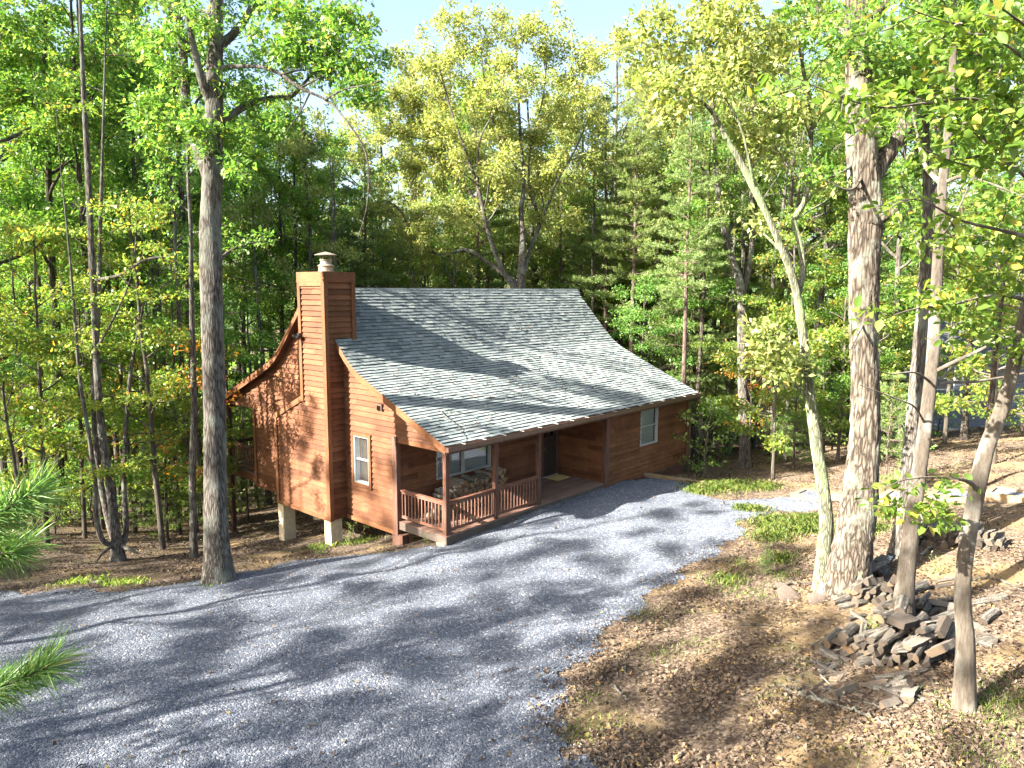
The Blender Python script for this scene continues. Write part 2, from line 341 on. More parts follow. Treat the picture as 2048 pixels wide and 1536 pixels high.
def grid_mesh(xs, ys, zf):
    X, Y = np.meshgrid(xs, ys); V = np.c_[X.ravel(), Y.ravel()]; V = np.c_[V, zf(V)]
    nx = len(xs); i = np.arange(len(ys)-1)[:, None]*nx; k = np.arange(nx-1)[None]
    return V, np.stack([i+k, i+k+1, i+nx+k+1, i+nx+k], -1).reshape(-1, 4)
V, Fq = grid_mesh(axis(-420, 420, -22, 26, .3, 1.12), axis(-160, 620, 2, 40, .3, 1.12), ground)
tag(link('ground', np_mesh('ground', V, Fq, M['forest_floor'], smooth=True)), kind='structure')

def inside(poly, q):
    poly = np.asarray(poly); x, y = q[:, 0], q[:, 1]; r = np.zeros(len(q), bool); j = len(poly)-1
    for i in range(len(poly)):
        xi, yi = poly[i]; xj, yj = poly[j]
        c = ((yi > y) != (yj > y)) & (x < (xj-xi)*(y-yi)/(yj-yi+1e-12)+xi); r ^= c; j = i
    return r
def edge_dist(poly, q):
    poly = np.asarray(poly); d = np.full(len(q), 1e9)
    for i in range(len(poly)):
        a = poly[i]; b = poly[(i+1) % len(poly)]; ab = b-a
        t = np.clip(((q-a)@ab)/(ab@ab+1e-12), 0, 1); d = np.minimum(d, np.linalg.norm(q-(a+t[:, None]*ab), axis=1))
    return d
DRIVE = [on_ground(*p)[:2] for p in [(250,1181),(430,1153),(560,1130),(700,1112),(800,1102),(893,1091)]]
DRIVE += [h2w(.0, .08)[:2], h2w(7.6, .08)[:2], h2w(10.2, .05)[:2]]
DRIVE += [on_ground(*p)[:2] for p in [(1400,968),(1392,985),(1440,1000),(1560,992),(1640,995),(1650,1018),(1560,1022),(1490,1040),(1480,1075),(1400,1120),(1330,1165),(1260,1225),(1190,1280),(1150,1340),(1120,1410),(1100,1470),(1190,1535)]]
DRIVE += [np.array(p) for p in [(2.2,5.5),(0,3),(-10,4),(-15,8),(-18,11.5),(-33.5,12),(-33.5,16.2),(-22,16),(-14,17.6)]]
DRIVE = np.array(DRIVE)
def wob(q): return .16*np.sin(q[:, 0]*3.1+q[:, 1]*1.7)+.12*np.sin(q[:, 1]*5.3-q[:, 0]*2.2)+.08*np.sin(q[:, 0]*11+q[:, 1]*9)
def drive_sd(q):
    d = edge_dist(DRIVE, q); return np.where(inside(DRIVE, q), d, -d)
def drive():
    xs = np.arange(-34, 12, .12); ys = np.arange(-2, 27.5, .12)
    X, Y = np.meshgrid(xs, ys); Q = np.c_[X.ravel(), Y.ravel()]; sd = drive_sd(Q)
    hu, hw = w2h(np.c_[Q, np.zeros(len(Q))])
    z = ground(Q)+.012+.05*np.clip(sd/.5, -1, 1)*np.clip(1-0, 0, 1)*.5
    V = np.c_[Q, z]; nx = len(xs); i = np.arange(len(ys)-1)[:, None]*nx; k = np.arange(nx-1)[None]
    Fc = np.stack([i+k, i+k+1, i+nx+k+1, i+nx+k], -1).reshape(-1, 4)
    ctr = V[Fc].mean(1)[:, :2]; s2 = sd[Fc].mean(1); keep = s2+wob(ctr)*.8 > 0
    hu, hw = w2h(np.c_[ctr, np.zeros(len(ctr))]); keep &= ~((hw > .1) & (hu > -.1) & (hu < 13.4))
    Fc = Fc[keep]; used = np.unique(Fc); mp = -np.ones(len(V), int); mp[used] = np.arange(len(used))
    tag(link('gravel_driveway', np_mesh('gravel_driveway', V[used], mp[Fc], M['gravel'], smooth=True)), kind='structure')
drive()
# loose stones on the drive
def octa(P, s, r):
    n = len(P); base = np.array([(1,0,0),(0,1,0),(-1,0,0),(0,-1,0),(0,0,1),(0,0,-.6)], float)
    V = base[None]*(s[:, None, None]*r.uniform(.6, 1.25, (n, 6, 1)))*np.array([1, 1, .75]); a = r.uniform(0, 6.28, n); c, q = np.cos(a), np.sin(a)
    W = V.copy(); W[..., 0] = V[..., 0]*c[:, None]-V[..., 1]*q[:, None]; W[..., 1] = V[..., 0]*q[:, None]+V[..., 1]*c[:, None]
    f = np.array([(0,1,4),(1,2,4),(2,3,4),(3,0,4),(1,0,5),(2,1,5),(3,2,5),(0,3,5)])
    return (W+P[:, None]).reshape(-1, 3), (f[None]+6*np.arange(n)[:, None, None]).reshape(-1, 3)
def stones():
    r = np.random.default_rng(3); Q = []
    while sum(map(len, Q)) < 42000:
        d = 6.5+22*r.random(30000)**1.6; a = r.uniform(-.68, .3, 30000); q = np.c_[d*np.tan(a), d]
        sd = drive_sd(q)+wob(q)*.8; hu, hw = w2h(np.c_[q, np.zeros(len(q))])
        Q.append(q[(sd > -.18*r.random(len(q))**2) & ~((hw > -.05) & (hu > -.2) & (hu < 13.4))])
    q = np.concatenate(Q)[:42000]; s = r.uniform(.009, .022, len(q)); s[r.random(len(q)) < .02] *= 1.5
    z = ground(q)+.03+s*.2; Vv, Ff = octa(np.c_[q, z], s, r)
    tag(link('gravel', np_mesh('gravel', Vv, Ff, M['stone_chip'])), kind='stuff')
stones()
def leafquads(q, z, s, r, curl=.3):
    n = len(q); a = r.uniform(0, 6.28, n); t = r.normal(0, curl, (n, 2))
    e1 = np.c_[np.cos(a), np.sin(a), t[:, 0]]; e2 = np.c_[-np.sin(a)*.55, np.cos(a)*.55, t[:, 1]]
    P = np.c_[q, z]; k = s[:, None]
    V = np.stack([P-e1*k, P+e2*k*.9+np.c_[0*a, 0*a, s*.35], P+e1*k, P-e2*k*.9+np.c_[0*a, 0*a, s*.35]], 1)
    return V.reshape(-1, 3), np.arange(4*n).reshape(-1, 4)
def litter():
    r = np.random.default_rng(4); Q = []
    while sum(map(len, Q)) < 110000:
        d = 6.5+38*r.random(40000)**1.5; a = r.uniform(-.68, .68, 40000); q = np.c_[d*np.tan(a), d]
        sd = drive_sd(q); hu, hw = w2h(np.c_[q, np.zeros(len(q))])
        p = np.where(sd < 0, 1., np.where(sd < .5, .16, .03)); p *= np.where((hw > -.2) & (hu > 7.4) & (hu < 13.4) & (hw < 10), 0, 1)
        p *= np.where((hw > -.1) & (hw < 2.2) & (hu > -.2) & (hu < 8), 0, 1)
        nz_ = np.sin(q[:, 0]*1.9+1.5*np.sin(q[:, 1]*1.3))+np.sin(q[:, 1]*2.3+1.2*np.sin(q[:, 0]*2.7))+.7*np.sin(q[:, 0]*5.1-q[:, 1]*3.7); p *= np.clip(.55+.4*nz_, .12, 1.); Q.append(q[r.random(len(q)) < p])
    q = np.concatenate(Q)[:110000]; s = r.uniform(.012, .042, len(q))*np.where(r.random(len(q)) < .12, 1.45, 1.); z = ground(q)+.03+.02*r.random(len(q))+np.where(drive_sd(q) > 0, .02, 0)
    Vv, Ff = leafquads(q, z, s, r); tag(link('fallen_leaves', np_mesh('fallen_leaves', Vv, Ff, M['dry_leaf'])), kind='stuff')
litter()
def grass():
    r = np.random.default_rng(6); P = []
    spots = [(1430,975,.9,1500),(1480,975,.8,1200),(1530,975,.5,500),(1400,985,.5,500),(1500,1020,.45,700),(1560,1050,.8,1200),(1600,1060,.7,1200),(1620,1040,.5,700),(1540,1075,.6,500),(1740,1060,.4,400),
        (1700,1070,.5,400),(420,1170,.3,100),(250,1168,.5,260),(170,1165,.5,200),(130,1168,.4,150),(650,1095,.6,260),(720,1085,.5,200),(2020,1400,.9,420),(1980,1420,.7,260),(1560,1120,.4,250),(1480,1130,.4,160),(1450,1165,.5,220),
        (1330,1310,.4,90),(1400,1290,.4,80),(1540,1390,.4,70),(1200,1450,.4,90),(1160,1470,.4,100),(1180,1400,.3,60),(1500,1190,.6,160),(1570,1150,.4,120),(1300,1230,.4,80),(1750,1510,.5,70),(1950,1500,.6,160),(2030,1530,.5,120),(1620,1330,.3,60)]
    for (x, y, rad, n) in spots:
        c = on_ground(x, y); k = r.normal(0, rad*.5, (n, 2)); k += .08*np.round(r.normal(0, 1, (n, 2))); n = int(n*1.8); k = r.normal(0, rad*.5, (n, 2)); k += .08*np.round(r.normal(0, 1, (n, 2))); P.append(np.c_[c[:2]+k, np.full(n, .5+.5*(n > 300)*(y < 1200))])
    P = np.concatenate(P); n = len(P); z = ground(P[:, :2])+.02; h = r.uniform(.05, .2, n)*r.uniform(.5, 1, n)*P[:, 2]; a = r.uniform(0, 6.28, n); w = r.uniform(.0025, .006, n)
    sx = np.c_[np.cos(a), np.sin(a), 0*a]*w[:, None]; ln = np.c_[-np.sin(a), np.cos(a), 0*a]*(h*r.uniform(.2, .9, n))[:, None]
    B = np.c_[P[:, :2], z]; U = np.c_[0*a, 0*a, h]
    V = np.stack([B-sx, B+sx, B+sx*.7+ln*.35+U*.65, B+ln+U*.95, B-sx*.7+ln*.35+U*.65], 1).reshape(-1, 3)
    tag(link('grass', np_mesh('grass', V, np.arange(5*n).reshape(-1, 5), M['grass_blade'])), kind='stuff')
grass()
# far hills behind the woods
V, Fq = grid_mesh(np.linspace(-700, 700, 60), np.linspace(330, 900, 26), lambda q: -16+np.clip((q[:, 1]-330)/200, 0, 1)*(15+7*np.sin(q[:, 0]*.012)+5*np.sin(q[:, 0]*.031+1)+2*np.sin(q[:, 0]*.09)))
tag(link('hills', np_mesh('hills', V, Fq, M['hill_forest'], smooth=True)), kind='structure')

# ---------------------------------------------------------------- cabin
cab = tag(empty('cabin', tuple(HA), TH), 'cedar-sided cabin on stilts with flared dark shingle roof and tall wooden chimney', 'cabin')
PROF = [(-.30, 2.58), (.7, 3.02), (1.7, 3.46), (2.7, 3.90), (3.35, 4.20), (3.75, 4.44), (4.1, 4.75), (4.5, 5.16), (5.93, 6.70)]
PROF = np.array(PROF); BACK = np.array([(11.86-w, z) for w, z in PROF[::-1]]); WM = 5.93
def roof_z(w):
    w = min(w, 11.86-w); return float(np.interp(w, PROF[:, 0], PROF[:, 1]))
def siding(mb, poly, holes, to3, course=.165, mi=0):
    zs = sorted(set([p[1] for p in poly]+[h[2] for h in holes]+[h[3] for h in holes])); z0 = zs[0]; z1 = zs[-1]
    br = sorted(set([round(q, 4) for q in zs]+[round(z0+i*course, 4) for i in range(int((z1-z0)/course)+1)]))
    def scan(z):
        xs = []
        for i in range(len(poly)):
            (xa, za), (xb, zb) = poly[i], poly[(i+1) % len(poly)]
            if (za > z) != (zb > z): xs.append(xa+(xb-xa)*(z-za)/(zb-za))
        return sorted(xs)
    def cut(iv, a, b):
        o = []
        for (p, q) in iv:
            if b <= p or a >= q: o.append((p, q)); continue
            if a > p: o.append((p, a))
            if b < q: o.append((b, q))
        return o
    cache = {}
    for za, zb in zip(br, br[1:]):
        if zb-za < .003: continue
        ci = int((za-z0+1e-4)/course); cs = z0+ci*course; off = lambda z: .058-.050*min(1, max(0, (z-cs)/course))
        e = 1e-4; A = scan(za+e); B = scan(zb-e)
        if len(A) != len(B): continue
        if ci not in cache:
            k = random.Random(ci*7+int(abs(poly[0][0])*100)); cache[ci] = (sorted(k.uniform(-1, 15) for _ in range(5)), [k.random() for _ in range(6)])
        cuts, cols = cache[ci]
        for j in range(0, len(A), 2):
            for hs, he, ha, hb in [(None,)*4]:
                segA = [(A[j], A[j+1], B[j], B[j+1])]
            for h in holes:
                if za >= h[2]-1e-3 and zb <= h[3]+1e-3:
                    ns = []
                    for (a0, a1, b0, b1) in segA:
                        if h[1] <= a0 or h[0] >= a1: ns.append((a0, a1, b0, b1)); continue
                        if h[0] > a0: ns.append((a0, h[0], b0, h[0]))
                        if h[1] < a1: ns.append((h[1], a1, h[1], b1))
                    segA = ns
            for (a0, a1, b0, b1) in segA:
                cc = [c for c in cuts if c > max(a0, b0)+.1 and c < min(a1, b1)-.1]
                ea = [a0]+cc+[a1]; eb = [b0]+cc+[b1]
                for q in range(len(ea)-1):
                    r = cols[sum(1 for c in cuts if c <= ea[q]+.01) % 6]
                    oa, ob = off(za), off(zb)
                    mb.face([to3(ea[q], za, oa), to3(ea[q+1], za, oa), to3(eb[q+1], zb, ob), to3(eb[q], zb, ob)], mi, r)
                    if abs(za-cs) < .01: mb.face([to3(ea[q], za, .0), to3(ea[q+1], za, .0), to3(ea[q+1], za, oa), to3(ea[q], za, oa)], mi, .0)  # underside given the darkest board tone to deepen the shadow line
    return mb
S = M['cedar_siding']; T = M['cedar_trim']; TL = M['cedar_trim_level']
# left gable wall
rp = [(w, z-.17) for w, z in np.vstack([PROF[1:], BACK[1:-1]])][::-1]
gable = [(2.07, -.39), (10., -.39), (10., 2.42), (11.95, 2.42)]+rp+[(.08, 2.57), (.02, 2.50), (2.07, 2.50)]
siding(MB(), gable, [(3.30, 4.03, .82, 2.28)], lambda s, z, o: (-o, s, z)).build('gable_wall', S, cab)
siding(MB(), [(0.03, -.27), (10., -.39), (10., 2.42), (11.95, 2.42)]+rp+[(.08, 2.57)], [], lambda s, z, o: (13.28+o, s, z)).build('gable_wall', S, cab)
# front wall under the porch, side wall of the projecting room, its front wall
siding(MB(), [(0., 0.), (7.58, 0.), (7.58, 2.75), (0., 2.75)], [(1.50, 3.88, .93, 2.28), (6.52, 7.47, 0.03, 2.08)], lambda s, z, o: (s, 2.07-o, z)).build('front_wall', S, cab)
siding(MB(), [(0., -.05), (2.07, -.05), (2.07, 2.7), (0., 2.55)], [], lambda s, z, o: (7.58-o, s, z)).build('room_side_wall', S, cab)
siding(MB(), [(7.58, -.27), (13.28, -.27), (13.28, 2.60), (7.58, 2.60)], [(9.74, 10.93, .95, 2.36)], lambda s, z, o: (s, 0.-o, z)).build('room_front_wall', S, cab)
siding(MB(), [(0., -.39), (13.28, -.39), (13.28, 2.9), (0., 2.9)], [], lambda s, z, o: (s, 10.+o, z), course=.3).build('back_wall', S, cab)
# floor frame and foundation
m = MB(); m.box(0.012, 13.26, 2.1, 9.98, -.385, -.12); m.box(7.6, 13.26, .02, 2.1, -.26, -.12); m.build('floor_frame', M['porch_wood'], cab)
m = MB(); m.box(8.2, 10.6, .06, .26, -1.0, -.262); m.box(11.35, 13.2, .06, .26, -1.7, -.262); m.box(10.6, 11.35, .06, .26, -.44, -.262); m.box(10.6, 11.35, .06, .26, -1.7, -.86); m.box(13.0, 13.2, .26, 9.9, -3, -.39); m.build('foundation_wall', M['porch_wood'], cab)
m = MB(); m.box(10.58, 11.37, .3, .34, -.9, -.4); m.build('crawl_dark_panel', M['dark_void'], cab)  # near-black panel in place of the unlit crawl space
# chimney chase
ch = siding(MB(), [(4.54, -.39), (7.5, -.39), (7.5, 2.53), (5.85, 3.28), (5.85, 6.98), (4.54, 6.98)], [], lambda s, z, o: (-.6-o, s, z))
siding(ch, [(-.6, -.39), (0., -.39), (0, 4.9), (.38, 5.0), (.38, 6.98), (-.6, 6.98)], [], lambda s, z, o: (s, 4.54-o, z))
siding(ch, [(-.6, 3.2), (0., 3.2), (.38, 5.), (.38, 6.98), (-.6, 6.98)], [], lambda s, z, o: (s, 5.85+o, z))
siding(ch, [(4.54, 5.), (5.85, 5.), (5.85, 6.98), (4.54, 6.98)], [], lambda s, z, o: (.38+o, s, z))
siding(ch, [(-.6, -.39), (0., -.39), (0, 2.5), (-.6, 2.5)], [], lambda s, z, o: (s, 7.5+o, z))
ch.box(-.6, 0, 4.55, 7.49, -.40, -.36)
cho = ch.build('chimney', S, cab)
m = MB(); m.box(-.60, .38, 4.54, 5.85, 6.9, 7.12); m.build('chimney_shoulder', TL, cho)
m = MB(); m.hexa([(-.69, 7.58, 2.50), (-.69, 5.84, 3.29), (0., 5.84, 3.29), (0., 7.58, 2.50), (-.69, 7.58, 2.53), (-.69, 5.84, 3.32), (0., 5.84, 3.32), (0., 7.58, 2.53)]); m.build('shoulder_cap', TL, cho)
m = MB()
m.box(-.685, -.655, 4.455, 4.62, -.41, 6.9); m.box(-.655, -.55, 4.455, 4.481, -.41, 6.9); m.box(-.685, -.655, 5.75, 5.89, 3.2, 6.9); m.box(-.685, -.655, 7.40, 7.54, -.41, 2.53); m.box(-.655,-.56,7.54,7.59,-.41,2.5)
m.box(.30, .445, 4.455, 4.481, 5.0, 6.9); m.box(-.655, -.58, 5.89, 5.92, 3.2, 6.9)
m.box(-.62, .40, 4.482, 4.508, 5.0, 5.08) if False else None
m.build('corner_board', T, cho)
m = MB(); m.beam((-.672, 7.50, 2.54), (-.672, 5.84, 3.30), .03, .16, up=(0, .4, 1)); m.build('shoulder_board', TL, cho); m = MB(); m.box(-.685, -.655, 4.62, 5.75, 6.78, 6.9); m.build('trim_board', TL, cho)
m = MB(); m.box(-.69, .45, 4.45, 4.512, 6.9, 7.2, r=.1); m.box(-.69, -.615, 4.512, 5.90, 6.9, 7.2, r=.8); m.box(-.615, .42, 5.87, 5.90, 6.9, 7.2); m.box(.39, .45, 4.512, 5.87, 6.9, 7.2); m.build('chimney_top_band', TL, cho)
m = MB(); m.lathe([(.0, .0), (.26, 0), (.26, .12), (.275, .13), (.275, .16), (.255, .17), (.255, .30), (.29, .32), (.29, .345), (.20, .40), (.19, .5), (.22, .54), (.22, .56), (.12, .56)], (-.08, 5.2, 7.12), 24); m.v = [((x+.08)*.88-.08, (y-5.2)*.88+5.2, (z-7.12)*.82+7.12) for x, y, z in m.v]; m.build('chimney_flue', M['cap_metal'], cho, smooth=False)
m = MB(); m.lathe([(.0, .86), (.12, .83), (.34, .755), (.385, .74), (.385, .725), (.3, .73), (0, .75)], (-.08, 5.2, 7.12), 24)
for k in range(4): a = k*1.571+.5; m.box(-.08+.2*math.cos(a)-.012, -.08+.2*math.cos(a)+.012, 5.2+.2*math.sin(a)-.012, 5.2+.2*math.sin(a)+.012, 7.66, 7.87)
m.v = [((x+.08)*.88-.08, (y-5.2)*.88+5.2, (z-7.12)*.82+7.12) for x, y, z in m.v]; m.build('rain_cap', M['cap_metal'], cho)
m = MB(); m.box(-.74, -.684, 5.76, 5.88, 5.22, 5.34); m.lathe([(.03, 0), (.075, .05), (.08, .1), (0, .1)], (-.78, 5.75, 5.16), 12); m.lathe([(.03, 0), (.075, .05), (.08, .1), (0, .1)], (-.78, 5.95, 5.18), 12); m.beam((-.68, 5.8, 5.28), (-.78, 5.75, 5.25), .025, .025); m.beam((-.68, 5.84, 5.28), (-.78, 5.95, 5.26), .025, .025)
m.build('floodlight', [M['black_metal']], cho)
# trim on the walls
m = MB(); m.box(-.085, .075, 1.98, 2.008, -.41, 2.5); m.box(-.085, -.06, 2.008, 2.19, -.41, 2.5); m.build('corner_board', M['porch_wood'], cab)
m = MB(); m.box(7.495, 7.69, -.088, -.06, -.28, 2.55); m.box(7.495, 7.52, -.06, .09, -.03, 2.5); m.build('corner_board', M['porch_wood'], cab)
m = MB(); m.box(13.2, 13.365, -.088, -.06, -.29, 2.55); m.box(13.34, 13.365, -.06, .1, -.29, 2.55); m.build('corner_board', M['porch_wood'], cab)
m = MB(); m.box(-.085, -.06, 9.9, 10.03, -.41, 2.4); m.build('corner_board', T, cab)
m = MB(); m.box(-.075, -.060, 2.19, 4.45, -.42, -.29); m.box(-.075, -.060, 7.60, 9.9, -.42, -.29); m.box(-.675,-.659,4.62,7.4,-.42,-.30); m.build('skirt_board', TL, cab)
m = MB(); m.box(7.69, 13.2, -.075, -.060, -.32, -.2); m.build('skirt_board', M['porch_wood'], cab)
m = MB(); m.box(-.105, -.03, 2.60, 2.86, 3.33, 3.38, 0); m.box(-.10, -.03, 2.60, 2.64, 3.18, 3.33, 0); m.box(-.10, -.03, 2.82, 2.86, 3.18, 3.33, 0); m.box(-.07, -.034, 2.64, 2.82, 3.18, 3.33, 1); m.build('wall_vent', [M['gutter_metal'], M['dark_void']], cab)
# roof: slab, shingles, ridge cap, boards
U0, U1 = -.30, 13.60
rf = MB(); th = .15
full = np.vstack([PROF, BACK[1:]]); n = len(full)
dn = np.gradient(full, axis=0); dn /= np.linalg.norm(dn, axis=1)[:, None]; nr = np.c_[-dn[:, 1], dn[:, 0]]
low = full-np.c_[0*nr[:, 0], np.full(n, th)]
for i in range(n-1):
    a, b, c, d = full[i], full[i+1], low[i+1], low[i]; e = .03
    rf.hexa([(U0+e, d[0], d[1]), (U1-e, d[0], d[1]), (U1-e, c[0], c[1]), (U0+e, c[0], c[1]), (U0+e, a[0], a[1]-.012), (U1-e, a[0], a[1]-.012), (U1-e, b[0], b[1]-.012), (U0+e, b[0], b[1]-.012)])
roof = rf.build('roof', M['porch_wood'], cab)
def shingles(name, P, exposure=.142, w0=.31):
    P = np.array(P); sg = np.r_[0, np.cumsum(np.linalg.norm(np.diff(P, axis=0), axis=1))]; L = sg[-1]
    f = lambda s: (np.interp(s, sg, P[:, 0]), np.interp(s, sg, P[:, 1]))
    mb = MB(); rows = int(L/exposure); r = random.Random(4)
    for i in range(rows+1):
        s0 = i*exposure; s1 = min(s0+exposure+.02, L); wa, za = f(s0); wb, zb = f(s1); u = U0-r.random()*w0
        sl = .0
        while u < U1:
            wd = w0*r.choice([.45, .6, .8, 1., 1.1, .7]); a = max(u, U0-.02); b = min(u+wd-.004, U1+.02); u += wd
            if b-a < .02: continue
            h = .018+r.random()*.02; k = r.gauss(.45, .22); dd = r.choice([0, 0, .006, .012])*(1 if P[0][0] < P[-1][0] else -1)
            mb.raw([(a, wa-dd, za+h), (b, wa-dd, za+h), (b, wb, zb+.004), (a, wb, zb+.004), (a, wa-dd, za-.004), (b, wa-dd, za-.004)], [(0, 1, 2, 3)] if P[0][0] < P[-1][0] else [(3, 2, 1, 0)], 0, min(1, max(0, k)))
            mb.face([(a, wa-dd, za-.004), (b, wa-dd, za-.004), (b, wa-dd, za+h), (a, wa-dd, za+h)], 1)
    return mb.build(name, [M['shingles'], M['shingle_butt_shade']], roof)
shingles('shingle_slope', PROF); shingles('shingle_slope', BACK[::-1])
m = MB(); u = U0-.02
while u < U1:
    z = 6.70; m.raw([(u, 5.76, z-.165), (u+.2, 5.76, z-.165), (u+.2, 5.93, z+.028), (u, 5.93, z+.04), (u+.2, 6.10, z-.165), (u, 6.10, z-.165)], [(0, 1, 2, 3), (3, 2, 4, 5)], 0, random.gauss(.35, .12)); u += .18
m.build('ridge_cap', M['shingles'], roof)
for (nm, P) in (('rake_board', PROF), ('rake_board', BACK)):
    for (ua, ub) in ((U0-.005, U0+.03), (U1-.03, U1+.005)):
        m = MB()
        for i in range(len(P)-1):
            a, b = P[i], P[i+1]; h = .21; q = .0 if i else 0
            m.hexa([(ua, a[0], a[1]-h), (ub, a[0], a[1]-h), (ub, b[0], b[1]-h), (ua, b[0], b[1]-h), (ua, a[0], a[1]+.012), (ub, a[0], a[1]+.012), (ub, b[0], b[1]+.012), (ua, b[0], b[1]+.012)], 0, .5)
        m.build(nm, TL, roof)
m = MB(); m.box(U0+.03, U1-.03, -.325, -.296, 2.36, 2.59); m.box(U0+.03, U1-.03, 12.156, 12.185, 2.36, 2.59); m.build('fascia_board', M['porch_wood'], roof)
m = MB(); g0 = U0-.02; g1 = U1+.02
for (ya, yb, za, zb) in ((-.335, -.329, 2.45, 2.585), (-.45, -.335, 2.45, 2.458), (-.456, -.45, 2.45, 2.585), (-.47, -.45, 2.575, 2.587)): m.box(g0, g1, ya, yb, za, zb)
m.box(g0-.006, g0, -.456, -.329, 2.45, 2.585); m.box(g1, g1+.006, -.456, -.329, 2.45, 2.585)
gt = m.build('gutter', M['gutter_metal'], cab)
m = MB(); m.box(-.022, .022, -.468, -.30, 2.589, 2.597); gs = m.build('gutter_strap', M['strap_metal'], gt); gs.location = (.3, 0, 0)
for k in range(1, 17): o = link('gutter_strap', gs.data, gt); o.location = (.3+k*.8, 0, 0)
m = MB(); m.tube([(13.5, -.4, 2.46), (13.5, -.4, 2.32), (13.46, -.2, 2.1), (13.4, -.1, 2.0), (13.4, -.1, 1.0), (13.4, -.1, -1.3)], [.045]*6, 8); m.build('downspout', M['gutter_metal'], cab)
m = MB(); m.box(-.05, 7.58, -.02, 2.04, 2.475, 2.50); m.build('porch_ceiling', M['porch_wood'], cab)
# porch deck
m = MB(); y = -.035
while y < 2.02: m.box(-.03, 7.545, y, y+.134, -.035, 0.); y += .141
dk = m.build('deck_boards', M['deck_wood'], cab)
m = MB(); m.box(.0, 7.54, -.028, .01, -.24, -.037); m.box(-.028, .0, -.028, 2.0, -.24, -.037); m.box(.02, 7.5, .9, .95, -.24, -.04); m.build('rim_board', M['grey_wood'], cab)
for x, in ((.07,), (2.03,), (4.0,)):
    m = MB(); m.box(x-.065, x+.065, 0.005, .135, -.25 if x < .1 else -.036, 2.31); m.box(x-.075, x+.075, -.005, .145, 2.1, 2.16); m.build('porch_post', M['porch_wood'], cab, bevel=.006)
m = MB(); m.box(-.02, 7.55, .0, .14, 2.31, 2.474); m.build('porch_beam', M['porch_wood'], cab)
m = MB(); m.box(-.03, .08, .14, 2.0, 2.33, 2.473); m.build('porch_beam', TL, cab)
def railing(a, b, z=0., bal=.135, parent=cab):
    a = np.array(a, float); b = np.array(b, float); d = b-a; L = np.linalg.norm(d); d /= L
    m = MB(); m.beam((*a, z+.915), (*b, z+.915), .12, .04); m.beam((*a, z+.86), (*b, z+.86), .04, .075); m.beam((*a, z+.13), (*b, z+.13), .045, .08)
    r = m.build('railing', M['rail_wood'], parent); k = int(L/bal)
    bme = None
    for i in range(k):
        q = a+d*(i+.5)*L/k
        if bme is None: mm = MB(); mm.box(-.017, .017, -.017, .017, .165, .83); o = mm.build('baluster', M['rail_wood'], r); bme = o.data
        else: o = link('baluster', bme, r)
        o.location = (q[0], q[1], z)
    return r
railing((.07, .14), (.07, 2.0)); railing((.135, .07), (1.965, .07)); railing((2.095, .07), (3.935, .07))
# front pier, chimney piers, under-house posts
m = MB(); m.box(-.06, .20, 1.80, 2.25, -1.25, -.395); m.build('brick_pier', M['porch_wood'], cab)
m = MB(); m.box(-.0, .35, .1, .4, -.9, -.245); m.build('brick_pier', M['stucco'], cab)
for (u, w, sx, sw) in ((-.58, 4.60, .42, .36), (-.58, 7.33, .44, .34)):
    m = MB(); m.box(u, u+sx, w, w+sw, -2.6, -.40); m.build('stucco_pier', M['stucco'], cab, bevel=.01)
for (u, w) in ((2.7, 6.3), (2.4, 9.6), (6.5, 9.6), (6.6, 5.6), (4.6, 2.6)):
    g = gz(*h2w(u, w)[:2]); m = MB(); m.box(u-.08, u+.08, w-.08, w+.08, g-.2, -.39); m.build('support_post', M['porch_wood'], cab)
    m = MB(); m.box(u-.25, u+.25, w-.25, w+.25, g-.2, g+.12); m.build('post_footing', M['stucco'], cab)
# back deck
m = MB(); y = 10.04
while y < 12.1: m.box(-.03, 8., y, y+.134, -.03, .01); y += .141
m.build('deck_boards', M['deck_wood'], cab)
m = MB(); m.box(-.045, -.005, 10.04, 12.2, -.28, -.032); m.box(-.04, 8., 12.16, 12.2, -.28, -.032); m.build('rim_board', TL, cab)
for u in (.07, 3.5, 7.):
    g = gz(*h2w(u, 12.1)[:2]); m = MB(); m.box(u-.075, u+.075, 12.0, 12.15, g-.3, 2.4); m.build('deck_post', M['porch_wood'], cab)
m = MB(); m.box(-.03, 8., 11.98, 12.1, 2.25, 2.42); m.build('porch_beam', M['porch_wood'], cab)
railing((.07, 10.06), (.07, 12.0), 0.01); railing((.15, 12.07), (3.42, 12.07), 0.01); railing((3.6, 12.07), (6.9, 12.07), .01)
